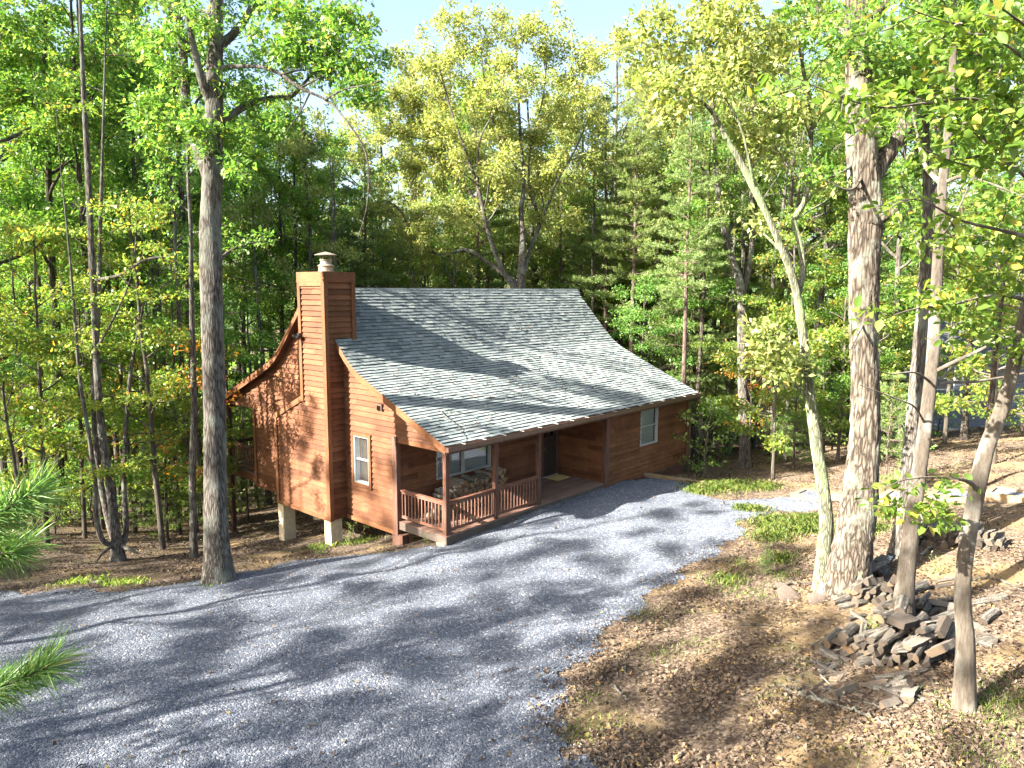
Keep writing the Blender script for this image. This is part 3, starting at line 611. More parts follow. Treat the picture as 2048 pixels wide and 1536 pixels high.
# windows and door
def window(name, x0, x1, z0, z1, T3, mull=(), meet=True, frame_m='white_vinyl', parent=cab, dark=False):
    """T3(s, z, o): o is how far the point stands out of the wall"""
    def bx(m, a, b, c, d, o0, o1, mi=0):
        P = [T3(a, c, o0), T3(b, c, o0), T3(b, c, o1), T3(a, c, o1), T3(a, d, o0), T3(b, d, o0), T3(b, d, o1), T3(a, d, o1)]; m.hexa(P, mi)
    f = .032; m = MB(); bx(m, x0, x1, z0, z0+f, -.06, .068); bx(m, x0, x1, z1-f, z1, -.06, .068); bx(m, x0, x0+f, z0+f, z1-f, -.06, .068); bx(m, x1-f, x1, z0+f, z1-f, -.06, .068)
    for q in mull: bx(m, q-.025, q+.025, z0+f, z1-f, -.06, .062)
    wf = m.build('window', M[frame_m], parent)
    cells = [x0+f]+[c for q in mull for c in (q-.03, q+.03)]+[x1-f]
    for i in range(0, len(cells), 2):
        a, b = cells[i], cells[i+1]; m = MB(); zm = (z0+z1)/2
        if meet: bx(m, a, b, zm-.016, zm+.016, -.05, .015)
        for (c, d) in ((z0+f, z0+f+.018), (z1-f-.018, z1-f)): bx(m, a+.018, b-.018, c, d, -.05, .005)
        bx(m, a, a+.018, z0+f, z1-f, -.05, .005); bx(m, b-.018, b, z0+f, z1-f, -.05, .005)
        m.build('sash', M[frame_m], wf)
        m = MB(); m.face([T3(a, z0+f, -.03), T3(b, z0+f, -.03), T3(b, z1-f, -.03), T3(a, z1-f, -.03)]); m.build('pane', M['window_glass'], wf)
        m = MB(); z = z0+f+.01
        while z < z1-f-.04: m.face([T3(a+.01, z, -.085), T3(b-.01, z, -.085), T3(b-.01, z+.045, -.115), T3(a+.01, z+.045, -.115)], 0, .5); z += .06
        m.build('window_blind', M['blind_slat'], wf)
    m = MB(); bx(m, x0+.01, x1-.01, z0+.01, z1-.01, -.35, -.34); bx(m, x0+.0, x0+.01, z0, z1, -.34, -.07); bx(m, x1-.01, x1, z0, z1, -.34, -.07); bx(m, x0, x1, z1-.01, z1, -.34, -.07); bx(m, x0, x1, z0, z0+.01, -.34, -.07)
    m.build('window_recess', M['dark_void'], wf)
    return wf, bx
wf, bx = window('w', 3.30, 4.03, .82, 2.28, lambda s, z, o: (-o-.0, s, z))
m = MB(); bx(m, 3.19, 3.297, .72, 2.38, .028, .088); bx(m, 4.033, 4.14, .72, 2.38, .028, .088); bx(m, 3.297, 4.033, 2.283, 2.38, .028, .092); bx(m, 3.297, 4.033, .72, .817, .028, .096); m.build('window_trim', T, wf)
wf, bx = window('w', 1.50, 3.88, .93, 2.28, lambda s, z, o: (s, 2.07-o, z), mull=(2.66,), meet=False)
wf, bx = window('w', 9.74, 10.93, .95, 2.36, lambda s, z, o: (s, -o, z))
m = MB(); m.box(6.52, 6.62, 1.995, 2.06, .03, 2.08); m.box(7.37, 7.47, 1.995, 2.06, .03, 2.08); m.box(6.62, 7.37, 1.995, 2.06, 1.99, 2.08); dfr = m.build('door_frame', M['porch_wood'], cab)
m = MB(); m.box(6.62, 7.37, 2.075, 2.12, .04, 1.985)
for (a, b, c, d) in ((6.70, 6.96, .18, .75), (7.03, 7.29, .18, .75), (6.70, 6.96, .85, 1.35), (7.03, 7.29, .85, 1.35)): m.box(a, b, 2.06, 2.076, c, d)
dr = m.build('door', M['door_paint'], cab)
m = MB(); m.box(6.72, 6.95, 2.064, 2.072, 1.45, 1.85); m.box(7.04, 7.27, 2.064, 2.072, 1.45, 1.85); m.build('pane', M['window_glass'], dr)
m = MB(); m.lathe([(0, 0), (.03, .01), (.032, .04), (0, .05)], (6.70, 2.03, 1.0), 12); m.box(6.685, 6.715, 2.03, 2.076, 1.01, 1.04); m.build('door_knob', M['brass'], dr)
m = MB(); m.box(6.55, 7.44, 1.98, 2.06, .002, .03); m.build('door_sill', M['strap_metal'], cab)
m = MB(); m.box(6.62, 7.35, 1.35, 1.95, .003, .02); o = m.build('doormat', M['mat_straw']); o.location = tuple(HA); o.rotation_euler = (0, 0, TH)
tag(o, 'straw-coloured doormat lying on the porch in front of the door', 'doormat')
# twig and leaves lying on the roof
# ---------------------------------------------------------------- trees
def unit(v): v = np.asarray(v, float); return v/(np.linalg.norm(v)+1e-9)
def perp_dir(d, ang, az):
    d = unit(d); a = unit(np.cross(d, [0.3, 0.2, 1.] if abs(d[2]) < .9 else [1., 0, 0])); b = np.cross(d, a)
    return math.cos(ang)*d+math.sin(ang)*(math.cos(az)*a+math.sin(az)*b)
class Tree:
    def __init__(s, seed): s.r = np.random.default_rng(seed); s.tv = []; s.tf = []; s.n = 0; s.C = []; s.rad = []; s.num = []; s.flat = []; s.tufts = []
    def tube(s, P, rad, n=6, rough=None):
        V, Fc = tube_np(np.asarray(P, float), np.asarray(rad, float), n, rough); s.tv.append(V); s.tf.append(Fc+s.n); s.n += len(V)
    def clump(s, c, rad, n, flat=.7): s.C.append(c); s.rad.append(rad); s.num.append(n); s.flat.append(flat)
    def limb(s, p, d, L, r0, depth, o):
        r = s.r; n = max(3, int(L/.55)+2); P = [np.array(p, float)]; d = unit(d)
        for i in range(n): d = unit(d+r.normal(0, o.get('wig', .16), 3)+np.array([0, 0, o.get('trop', .05)])); P.append(P[-1]+d*L/n)
        P = np.array(P); s.tube(P, np.linspace(r0, max(.006, r0*.3), len(P)), 6 if r0 > .04 else (4 if r0 > .018 else 3)); s.branchlets(P, r0, depth, o, L)
    def branchlets(s, P, r0, depth, o, L, t0=.2):
        r = s.r; m = len(P)
        f = lambda t: P[min(m-2, int(t*(m-1)))]+(P[min(m-2, int(t*(m-1)))+1]-P[min(m-2, int(t*(m-1)))])*(t*(m-1)-min(m-2, int(t*(m-1))))
        if depth > 0:
            k = max(2, int(L*o.get('dens', 1.6)*(1.25 if depth == 1 else 1)))
            for i in range(k):
                t = t0+(1-t0)*(i+r.random())/k; q = f(min(t, .999)); j = min(m-2, int(t*(m-1))); d = unit(P[j+1]-P[j])
                az = r.uniform(0, 6.28); nd = perp_dir(d, r.uniform(.6, 1.1), az); nd[2] *= o.get('vsq', .7); nd[2] += o.get('lift', .1)
                ll = L*r.uniform(.28, .5)*(1.15-.5*t); s.limb(q, nd, max(.35, ll), max(.008, r0*.42*(1.1-.5*t)), depth-1, o)
            s.clump(P[-1], o['cr'], int(o['nl']*.8), o.get('flat', .7))
        else:
            k = o.get('nc', 3)
            for i in range(k): s.clump(f(.25+.74*(i+.6)/k)+r.normal(0, .06, 3), o['cr']*r.uniform(.7, 1.15), int(o['nl']*r.uniform(.5, 1.3)), o.get('flat', .7))
    def leaves(s, size, aspect=.5, up=.9, shape='kite', jit=.55, droop=.2):
        r = s.r; num = np.array(s.num); N = num.sum(); C = np.repeat(np.array(s.C), num, 0); rad = np.repeat(np.array(s.rad), num); fl = np.repeat(np.array(s.flat), num)
        g = r.normal(0, 1, (N, 3)); g /= np.linalg.norm(g, axis=1)[:, None]; g *= (r.random(N)**.5)[:, None]*rad[:, None]; g[:, 2] *= fl; P = C+g
        a = g/(np.linalg.norm(g, axis=1)[:, None]+1e-6)+r.normal(0, .8, (N, 3)); a[:, 2] -= droop; a /= np.linalg.norm(a, axis=1)[:, None]
        nrm = r.normal(0, .6, (N, 3)); nrm[:, 2] += up; sd = np.cross(nrm, a); sd /= np.linalg.norm(sd, axis=1)[:, None]+1e-9; nn = np.cross(a, sd)
        L = (size*r.uniform(1-jit, 1+jit, N))[:, None]; W = L*aspect*.5
        if shape == 'kite':
            V = np.stack([P, P+a*L*.5+sd*W+nn*L*.06, P+a*L, P+a*L*.5-sd*W+nn*L*.06], 1); Fc = np.arange(4*N).reshape(-1, 4)
        elif shape == 'oval':
            V = np.stack([P, P+a*L*.25+sd*W*.85+nn*L*.05, P+a*L*.6+sd*W*.9+nn*L*.05, P+a*L-nn*L*.1, P+a*L*.6-sd*W*.9+nn*L*.05, P+a*L*.25-sd*W*.85+nn*L*.05, ], 1)
            b = 6*np.arange(N)[:, None]; Fc = np.concatenate([b+np.array([0, 1, 2, 3])[None], b+np.array([0, 3, 4, 5])[None]], 0)
        else:   # lobed oak leaf: two crossed kites and a tip
            V = np.stack([P, P+a*L*.28+sd*W*.9, P+a*L*.42+sd*W*.35, P+a*L*.62+sd*W*1.05+nn*L*.05, P+a*L*.75+sd*W*.35, P+a*L, P+a*L*.75-sd*W*.35, P+a*L*.62-sd*W*1.05+nn*L*.05, P+a*L*.42-sd*W*.35, P+a*L*.28-sd*W*.9], 1)
            b = 10*np.arange(N)[:, None]; Fc = b+np.arange(10)[None]
        return V.reshape(-1, 3), Fc
    def needles(s, Lg=.13, k=16, wd=.011):
        r = s.r; T = np.array([t[0] for t in s.tufts]); D = np.array([t[1] for t in s.tufts]); N = len(T)
        C = np.repeat(T, k, 0); d = np.repeat(D, k, 0)+r.normal(0, .62, (N*k, 3)); d /= np.linalg.norm(d, axis=1)[:, None]
        sd = np.cross(d, r.normal(0, 1, (N*k, 3))); sd /= np.linalg.norm(sd, axis=1)[:, None]; L = (Lg*r.uniform(.7, 1.2, N*k))[:, None]
        C = C+r.normal(0, .03, (N*k, 3)); V = np.stack([C-sd*wd*.5, C+sd*wd*.5, C+d*L], 1).reshape(-1, 3); return V, np.arange(3*N*k).reshape(-1, 3)
    def trunk_mesh(s, name, m): return np_mesh(name, np.concatenate(s.tv), np.concatenate(s.tf), m, smooth=True)
def trunk_path(r, H, lean=.03, n=22, wig=.05):
    z = np.linspace(0, H, n); x = np.cumsum(r.normal(0, wig, n)*.55)*(z/H)**.4+r.normal(0, lean)*z; y = np.cumsum(r.normal(0, wig, n)*.55)*(z/H)**.4+r.normal(0, lean)*z
    P = np.c_[x, y, z]; P[0] = 0; P[:, 2] -= .25*(z == 0); return P
def taper(P, r0, top=.02, flare=.4):
    h = np.linspace(0, 1, len(P)); z = P[:, 2]-P[0, 2]; return r0*(1-h)**.75*(1+flare*np.exp(-z/.35))+top
def make_broad(seed, H, base, cr, r0, barkm, leafm, leaf, nlimb=15, o=None, lean=.02, shape='kite'):
    """one broadleaf tree: trunk mesh and crown mesh"""
    t = Tree(seed); r = t.r; P = trunk_path(r, H, lean); Z = P[:, 2]; rad = taper(P, r0)
    t.tube(P, rad, 9); oo = dict(cr=.42, nl=18, nc=3, dens=1.5); oo.update(o or {})
    for i in range(nlimb):
        f = (i+.5*r.random())/nlimb; h = base*H+(1-base)*H*f*.97; k = np.interp(h, Z, np.arange(len(Z))); j = int(min(k, len(P)-2)); q = P[j]+(P[j+1]-P[j])*(k-j)
        az = i*2.4+r.normal(0, .3); el = r.uniform(.15, .55)+.55*f; L = cr*(math.sin(math.pi*min(.93, .22+.68*f)))*r.uniform(.7, 1.2); rr = np.interp(h, Z, rad)
        t.limb(q, (math.cos(az)*math.cos(el), math.sin(az)*math.cos(el), math.sin(el)), max(.8, L), max(.014, min(rr*.55, .02*L+.012)), 2 if L > 1.8 else 1, oo)
    t.clump(P[-1], .6, 60)
    V, Fc = t.leaves(leaf, .52, shape=shape); return t.trunk_mesh('tree_trunk', M[barkm]), np_mesh('crown', V, Fc, M[leafm])
def make_pine(seed, H, base, cr, r0, young=False, wh=.62):
    t = Tree(seed); r = t.r; P = trunk_path(r, H, .012, wig=.03); Z = P[:, 2]; rad = taper(P, r0, .012, .25); t.tube(P, rad, 8); z = base*H
    if not young:
        for k in range(16):   # dead lower branches
            h = H*r.uniform(.12, base+.1); j = int(np.searchsorted(Z, h)); az = r.uniform(0, 6.28); L = r.uniform(.5, 1.9); q = P[min(j, len(P)-1)]; pts = [q+np.array([math.cos(az), math.sin(az), .0])*L*u+np.array([0, 0, .12*math.sin(u*3)-.2*u*u])+r.normal(0, .03, 3)*u for u in np.linspace(0, 1, 5)]
            t.tube(pts, np.linspace(.016, .005, 5), 3)
    while z < H*.985:
        f = (z-base*H)/(H-base*H); nb = 5 if not young else 6
        for i in range(nb):
            az = r.uniform(0, 6.28); L = cr*(1-f)**.7*r.uniform(.6, 1.1)*(.55+.45*min(1, f*5))+.25; j = np.interp(z, Z, np.arange(len(Z))); jj = int(min(j, len(P)-2)); q = P[jj]+(P[jj+1]-P[jj])*(j-jj)
            d = np.array([math.cos(az), math.sin(az), .12+.5*f]); n = 6; pts = [q]
            for u in range(n): d = unit(d+r.normal(0, .07, 3)+np.array([0, 0, .06 if u > 2 else -.03])); pts.append(pts[-1]+d*L/n)
            pts = np.array(pts); t.tube(pts, np.linspace(max(.008, .014*L), .005, n+1), 4)
            ns = max(3, int(L*5.5))
            for k in range(ns):
                u = .25+.75*(k+r.random())/ns; q2 = pts[min(n-1, int(u*n))]+(pts[min(n-1, int(u*n))+1]-pts[min(n-1, int(u*n))])*(u*n-min(n-1, int(u*n))); sgn = 1 if k % 2 else -1
                sd = unit(np.cross(d, [0, 0, 1]))*sgn; dd = unit(sd*.8+d*.7+np.array([0, 0, r.normal(.08, .15)])); l2 = L*.32*(1.25-u)*r.uniform(.7, 1.2)+.12
                m = max(2, int(l2/.13))
                for w in range(m): t.tufts.append((q2+dd*l2*(w+1)/m+r.normal(0, .02, 3), unit(dd+np.array([0, 0, .25]))))
            t.tufts.append((pts[-1], d))
        z += wh*r.uniform(.75, 1.2)*(1 if not young else .6)
    t.tufts.append((P[-1], np.array([0, 0, 1.])))
    V, Fc = t.needles(.17 if not young else .14, 18, .026 if not young else .016); return t.trunk_mesh('tree_trunk', M['bark_pine']), np_mesh('crown', V, Fc, M['needle'])
PROTO = {}
O1 = dict(cr=.42, nl=42, nc=3, dens=1.6, flat=.55)
PROTO['oak1'] = make_broad(101, 20, .42, 4.0, .17, 'bark_grey', 'leaf_green', .13, 17, O1)
PROTO['oak2'] = make_broad(102, 21, .36, 3.6, .15, 'bark_dark', 'leaf_deep', .13, 17, O1)
PROTO['oak3'] = make_broad(103, 18, .34, 3.8, .14, 'bark_grey', 'leaf_green', .13, 16, O1)
PROTO['oak4'] = make_broad(104, 19, .48, 3.3, .12, 'bark_dark', 'leaf_green', .13, 15, O1, .035)
PROTO['lime1'] = make_broad(105, 18, .34, 4.6, .16, 'bark_grey', 'leaf_lime', .13, 18, dict(O1, lift=.2, nl=36))
PROTO['lime2'] = make_broad(106, 19, .36, 4.0, .14, 'bark_grey', 'leaf_lime', .13, 17, dict(O1, nl=36))
PROTO['gappy'] = make_broad(114, 18, .3, 4.2, .14, 'bark_grey', 'leaf_green', .13, 13, dict(cr=.36, nl=46, nc=2, dens=.95, flat=.6))
PROTO['gappy2'] = make_broad(115, 16, .25, 3.8, .12, 'bark_grey', 'leaf_deep', .13, 12, dict(cr=.33, nl=46, nc=2, dens=1., flat=.6))
O2 = dict(cr=.52, nl=36, nc=3, dens=1.5, flat=.28, vsq=.35, lift=.0, trop=.0)
PROTO['maple1'] = make_broad(107, 11, .2, 3.0, .075, 'bark_smooth', 'leaf_maple', .115, 16, O2)
PROTO['maple2'] = make_broad(108, 9, .18, 2.8, .06, 'bark_smooth', 'leaf_deep', .115, 15, O2)
PROTO['maple3'] = make_broad(109, 7, .22, 2.2, .05, 'bark_smooth', 'leaf_maple', .14, 13, O2, .05)
PROTO['rust'] = make_broad(110, 6, .3, 1.8, .045, 'bark_smooth', 'leaf_rust', .13, 9, dict(O2, nl=11, dens=1.2), .04)
PROTO['shrub'] = make_broad(111, 2.4, .1, 1.2, .022, 'bark_smooth', 'leaf_green', .12, 11, dict(O2, cr=.3, nl=9))
PROTO['shrub2'] = make_broad(112, 1.7, .12, 1.0, .018, 'bark_smooth', 'leaf_maple', .11, 9, dict(O2, cr=.28, nl=8))
PROTO['pole'] = make_broad(113, 17, .66, 1.7, .12, 'bark_grey', 'leaf_green', .13, 9, dict(O1, nl=14))
PROTO['pine1'] = make_pine(121, 20, .36, 3.0, .15)
PROTO['pine2'] = make_pine(122, 18, .26, 2.9, .13)
PROTO['pine3'] = make_pine(123, 21, .46, 2.6, .15)
PROTO['ypine1'] = make_pine(124, 5.2, .12, 1.6, .05, True)
PROTO['ypine2'] = make_pine(125, 7.5, .14, 1.9, .065, True)
KIND = {'gappy': 'broadleaf_tree', 'gappy2': 'broadleaf_tree', 'pole': 'broadleaf_tree', 'oak1': 'broadleaf_tree', 'oak2': 'broadleaf_tree', 'oak3': 'broadleaf_tree', 'oak4': 'broadleaf_tree', 'lime1': 'broadleaf_tree', 'lime2': 'broadleaf_tree', 'maple1': 'understory_tree', 'maple2': 'understory_tree', 'maple3': 'understory_tree', 'rust': 'understory_tree',
        'shrub': 'shrub', 'shrub2': 'shrub', 'pine1': 'pine_tree', 'pine2': 'pine_tree', 'pine3': 'pine_tree', 'ypine1': 'young_pine', 'ypine2': 'young_pine'}
LOOK = {'gappy': 'open-crowned broadleaf tree', 'gappy2': 'open-crowned deep green tree', 'pole': 'straight narrow-topped grey tree', 'oak1': 'tall grey-barked broadleaf tree', 'oak2': 'tall dark-barked broadleaf tree', 'oak3': 'tall grey-barked broadleaf tree', 'oak4': 'slim dark-barked broadleaf tree', 'lime1': 'wide yellow-green broadleaf tree', 'lime2': 'yellow-green broadleaf tree',
        'maple1': 'slim yellowing understory tree', 'maple2': 'slim green understory tree', 'maple3': 'small yellowing understory tree', 'rust': 'small orange-leaved tree', 'shrub': 'leafy green shrub', 'shrub2': 'yellowish shrub',
        'pine1': 'tall pine tree', 'pine2': 'tall bushy pine tree', 'pine3': 'tall high-crowned pine tree', 'ypine1': 'young bushy pine', 'ypine2': 'young bushy pine'}
CAT = {'broadleaf_tree': 'tree', 'understory_tree': 'tree', 'pine_tree': 'pine tree', 'young_pine': 'young pine', 'shrub': 'shrub'}
ZONES = [(-9e9, 425, 'left of the forked tree by the drive'), (425, 690, 'between the forked tree and the chimney'), (690, 1165, 'behind the cabin roof'), (1165, 1500, 'right of the cabin roof'), (1500, 1735, 'left of the thick oak'), (1735, 9e9, 'right of the thick oak')]
ORD = 'first second third fourth fifth sixth seventh eighth ninth tenth eleventh twelfth thirteenth fourteenth fifteenth sixteenth seventeenth eighteenth nineteenth twentieth'.split()
ORD += ['twenty-'+w for w in ORD[:9]]+['thirtieth']
placed = []
def plant(x, y, key, sc=1., rz=None, deep=False, tilt=0.):
    tm, cm = PROTO[key]; z = gz(x, y)-.05
    o = empty(KIND[key], (x, y, z), random.uniform(0, 6.28) if rz is None else rz); o.scale = (sc, sc, sc*random.uniform(.94, 1.08)); o.rotation_euler[0] = random.gauss(0, .015)+tilt; o.rotation_euler[1] = random.gauss(0, .015)
    link('trunk', tm, o); link('crown', cm, o); placed.append((o, key, x, y, deep)); return o
def PXD(px, D): return (px-1024)/F*D, D
def blocked(x, y, marg=1.0, sight=True):
    u, w = w2h((x, y, 0))
    if -1.2-marg < u < 14+marg and -.5-marg < w < 12.5+marg: return True
    if drive_sd(np.array([[x, y]]))[0] > -.4: return True
    return False
# named individuals: (pixel column of the trunk, distance, kind, scale)
IND = [(20, 31, 'oak2', 1.), (62, 36, 'oak4', 1.), (96, 29, 'oak2', .95), (128, 40, 'oak1', 1.), (178, 27.5, 'oak4', .95), (196, 30, 'oak3', 1.05), (252, 33, 'oak2', 1.), (300, 23.5, 'maple1', 1.), (272, 39, 'oak4', 1.), (330, 34, 'oak1', .95),
  (362, 22.4, 'pole', .86), (385, 31, 'oak2', 1.), (60, 24, 'maple1', .95), (140, 25.5, 'maple2', 1.), (245, 27, 'maple3', 1.1), (335, 27, 'maple2', 1.), (310, 25.5, 'ypine2', .75), (385, 26.5, 'ypine1', 1.1), (20, 22.5, 'maple3', 1.), (110, 33, 'maple1', 1.1),
  (395, 24.5, 'rust', 1.1), (280, 31, 'rust', 1.2), (-60, 25, 'oak1', 1.), (-40, 33, 'maple1', 1.),
  (470, 38, 'oak2', 1.), (500, 34, 'maple1', 1.), (545, 42, 'oak1', 1.), (582, 37, 'oak4', 1.), (610, 45, 'oak2', 1.05), (640, 40, 'maple2', 1.2), (660, 50, 'oak3', 1.), (455, 31, 'maple2', 1.05), (480, 29.5, 'ypine1', 1.),
  (722, 38, 'pine1', .9), (778, 46, 'pine2', 1.), (860, 44, 'lime1', .95), (925, 48, 'pine2', .95), (1000, 45, 'lime2', .9), (830, 38, 'lime2', .78), (1120, 42, 'lime2', .85), (900, 37, 'maple1', 1.1), (770, 40, 'maple1', 1.2), (745, 42, 'pine2', .95), (690, 39, 'pine2', .85), (640, 36, 'lime2', 1.), (815, 47, 'lime1', 1.4), (905, 52, 'lime2', 1.45), (985, 47, 'oak3', 1.4), (1090, 46, 'lime1', 1.35), (1165, 50, 'lime2', 1.4), (745, 50, 'oak1', 1.3), (1240, 44, 'lime1', 1.3), (1310, 50, 'oak3', 1.35), (1390, 47, 'lime2', 1.35), (560, 38, 'oak3', 1.1), (330, 45, 'oak3', 1.15), (1250, 52, 'lime2', 1.1), (1190, 47, 'lime2', 1.), (1320, 38, 'lime2', .95), (1420, 42, 'lime1', 1.), (1500, 46, 'oak3', 1.1), (1590, 40, 'lime2', 1.), (1690, 50, 'oak1', 1.1), (1730, 36, 'oak3', 1.), (700, 44, 'lime2', .85), (1085, 50, 'pine3', .9), (1150, 44, 'oak1', .85),
  (1213, 38.5, 'pine1', .86), (1263, 36, 'pine3', .88), (1300, 46, 'pine2', .95), (1160, 40, 'pine2', .8), (1345, 41, 'oak2', .92), (1335, 34.5, 'ypine2', 1.2), (1290, 33.5, 'maple2', .9), (1400, 35, 'pine2', .85), (1396, 33, 'oak4', .8), (1440, 44, 'pine1', .95), (1430, 37, 'rust', .9), (1245, 40, 'maple1', 1.1), (1370, 31.5, 'pine3', .75), (1470, 38, 'ypine2', 1.),
  (1545, 34, 'oak4', .85), (1582, 31, 'maple1', .9), (1540, 41, 'pine2', .9), (1625, 38, 'oak1', .9), (1600, 29, 'ypine1', .8), (1660, 34, 'maple3', 1.2), (1510, 30, 'rust', .8), (1665, 44, 'pine1', .9), (1560, 27, 'maple3', .9), (1690, 30, 'maple2', .9),
  (1795, 33, 'oak3', .9), (1765, 27, 'maple3', .9), (1842, 29, 'oak4', .9), (1905, 31, 'maple1', .9), (2000, 28, 'maple1', .95), (1815, 35, 'maple2', 1.), (2010, 24, 'maple3', 1.), (2070, 31, 'oak4', 1.), (1990, 21.5, 'oak4', .65), (1945, 33, 'oak4', .9), (2130, 27, 'oak3', 1.), (2090, 20, 'maple1', .9), (1790, 22.5, 'ypine1', .7)]
for (px, D, key, sc) in IND:
    x, y = PXD(px, D)
    if not blocked(x, y, .3): plant(x, y, key, sc*(1.17 if sc > .75 and KIND[key] in ('broadleaf_tree', 'pine_tree') and key != 'pole' and (px < 425 or px > 1480) else 1.))
rp_ = np.random.default_rng(63)
for i in range(34):     # slim straight stems among the trees left of the cabin
    px = rp_.uniform(-60, 690) if i < 26 else rp_.uniform(1180, 1560); D = rp_.uniform(27, 46); x, y = PXD(px, D)
    if not blocked(x, y, .6): plant(x, y, 'pole', rp_.uniform(.75, 1.15), deep=True)
for i in range(55):     # low green growth on the floor of the left-hand woods
    px = rp_.uniform(-60, 440); D = rp_.uniform(25.5, 46); x, y = PXD(px, D)
    if not blocked(x, y, .3): plant(x, y, ['shrub', 'shrub2', 'shrub'][i % 3], rp_.uniform(.45, .95), deep=True)
# shrubs and saplings on the forest floor
r = np.random.default_rng(31)
for i in range(46):
    px = r.choice([r.uniform(-40, 700), r.uniform(1400, 2100)]); D = r.uniform(25, 42); x, y = PXD(px, D)
    if blocked(x, y, .4) or (px > 1400 and D < 27): continue
    if px > 1770: D = r.uniform(24, 30)
    plant(x, y, r.choice(['shrub', 'shrub2', 'shrub', 'maple3']), r.uniform(.6, 1.2))
# deep woods
def fill():
    k = 0; pts = [(p[2], p[3]) for p in placed]
    for tries in range(4000):
        if k >= 105: break
        D = 34+48*r.random()**1.1; px = r.uniform(-260, 2300); x, y = PXD(px, D)
        if blocked(x, y, 1.5) or (px > 1755 and D < 56): continue
        if min((x-a)**2+(y-b)**2 for a, b in pts) < 2.6**2: continue
        if (19 < x < 48 and 37 < y < 57) or (430 < px < 1100 and r.random() < .6): continue
        ks = ['oak1', 'oak2', 'oak3', 'oak4', 'maple1', 'maple2'] if px < 640 else (['lime2', 'lime1', 'pine2', 'maple1', 'lime2', 'oak3', 'pine1'] if px < 1250 else ['oak1', 'pine1', 'pine2', 'oak3', 'maple1', 'oak4', 'maple2'])
        if 740 < px < 1215: sc = 1.0 if D < 42 else 1.22
        else: sc = r.uniform(1.05, 1.25)*(1 if D < 45 else 1.2)
        plant(x, y, r.choice(ks), sc*r.uniform(.88, 1.05), deep=True); pts.append((x, y)); k += 1
fill()
def low_fill():     # understory that closes the view between the trunks
    k = 0
    for tries in range(3000):
        if k >= 70: break
        D = 28+34*r.random(); px = r.choice([r.uniform(-200, 720), r.uniform(-200, 720), r.uniform(700, 1500), r.uniform(1500, 2250)]); x, y = PXD(px, D)
        if blocked(x, y, 1.2) or (19 < x < 48 and 37 < y < 57) or (px > 1400 and D < 33) or px > 1760: continue
        plant(x, y, r.choice(['maple2', 'maple3', 'maple1', 'ypine2', 'maple2', 'shrub']), r.uniform(.7, 1.25), deep=True); k += 1
low_fill()
def far_woods():
    q = np.random.default_rng(55); n = 300; a = q.uniform(-.85, .85, n); d = q.uniform(98, 150, n); x = d*np.sin(a); y = d*np.cos(a); z = ground(np.c_[x, y])
    t = Tree(56)
    for i in range(n):
        h = q.uniform(6, 13); t.tube([(x[i], y[i], z[i]-1), (x[i], y[i], z[i]+h*.9)], [.16, .05], 4)
        for k in range(9): t.clump((x[i]+q.normal(0, 1.6), y[i]+q.normal(0, 1.6), z[i]+h*(.12+.1*k)), 2.0, 26, .8)
    V, Fc = t.leaves(.75, .6); tag(link('far_woods', np_mesh('far_woods', V, Fc, M['leaf_green'])), kind='stuff'); tag(link('far_trunks', t.trunk_mesh('far_trunks', M['bark_dark'])), kind='stuff')
far_woods()
# the trees along the drive's outer edge, out of the picture to the left, that shade it
SH = [(-17., 5., 'gappy', .9), (-21, -1, 'gappy2', 1.05), (-24, 8.5, 'gappy2', .9), (-19., 9.5, 'gappy', .85), (-29, 1, 'gappy', 1.05), (-15.5, -4.5, 'gappy', .9), (-26, 18.5, 'gappy', .85), (-19.5, 17.6, 'maple1', .8), (-12, -7, 'gappy2', 1.), (-31, 8, 'gappy2', 1.), (-8, -13, 'oak1', .9), (-23, 21, 'oak3', .9),
  (-15.8, 18.8, 'gappy2', .72), (-11.5, 1., 'gappy', .85), (-7.5, -2.5, 'gappy2', .8), (-13.5, 2.5, 'gappy2', .8), (-25, -5, 'gappy', 1.1), (-22, 3.5, 'gappy', 1.), (-27, -1.5, 'gappy2', 1.1), (-18.5, 1.5, 'gappy2', .95), (-34, 4, 'gappy', 1.15), (-29, 10.5, 'gappy', .9), (-23.5, 24.5, 'gappy', .9), (-29, 22, 'gappy2', 1.)]
for (x, y, key, sc) in SH: plant(x, y, key, sc)

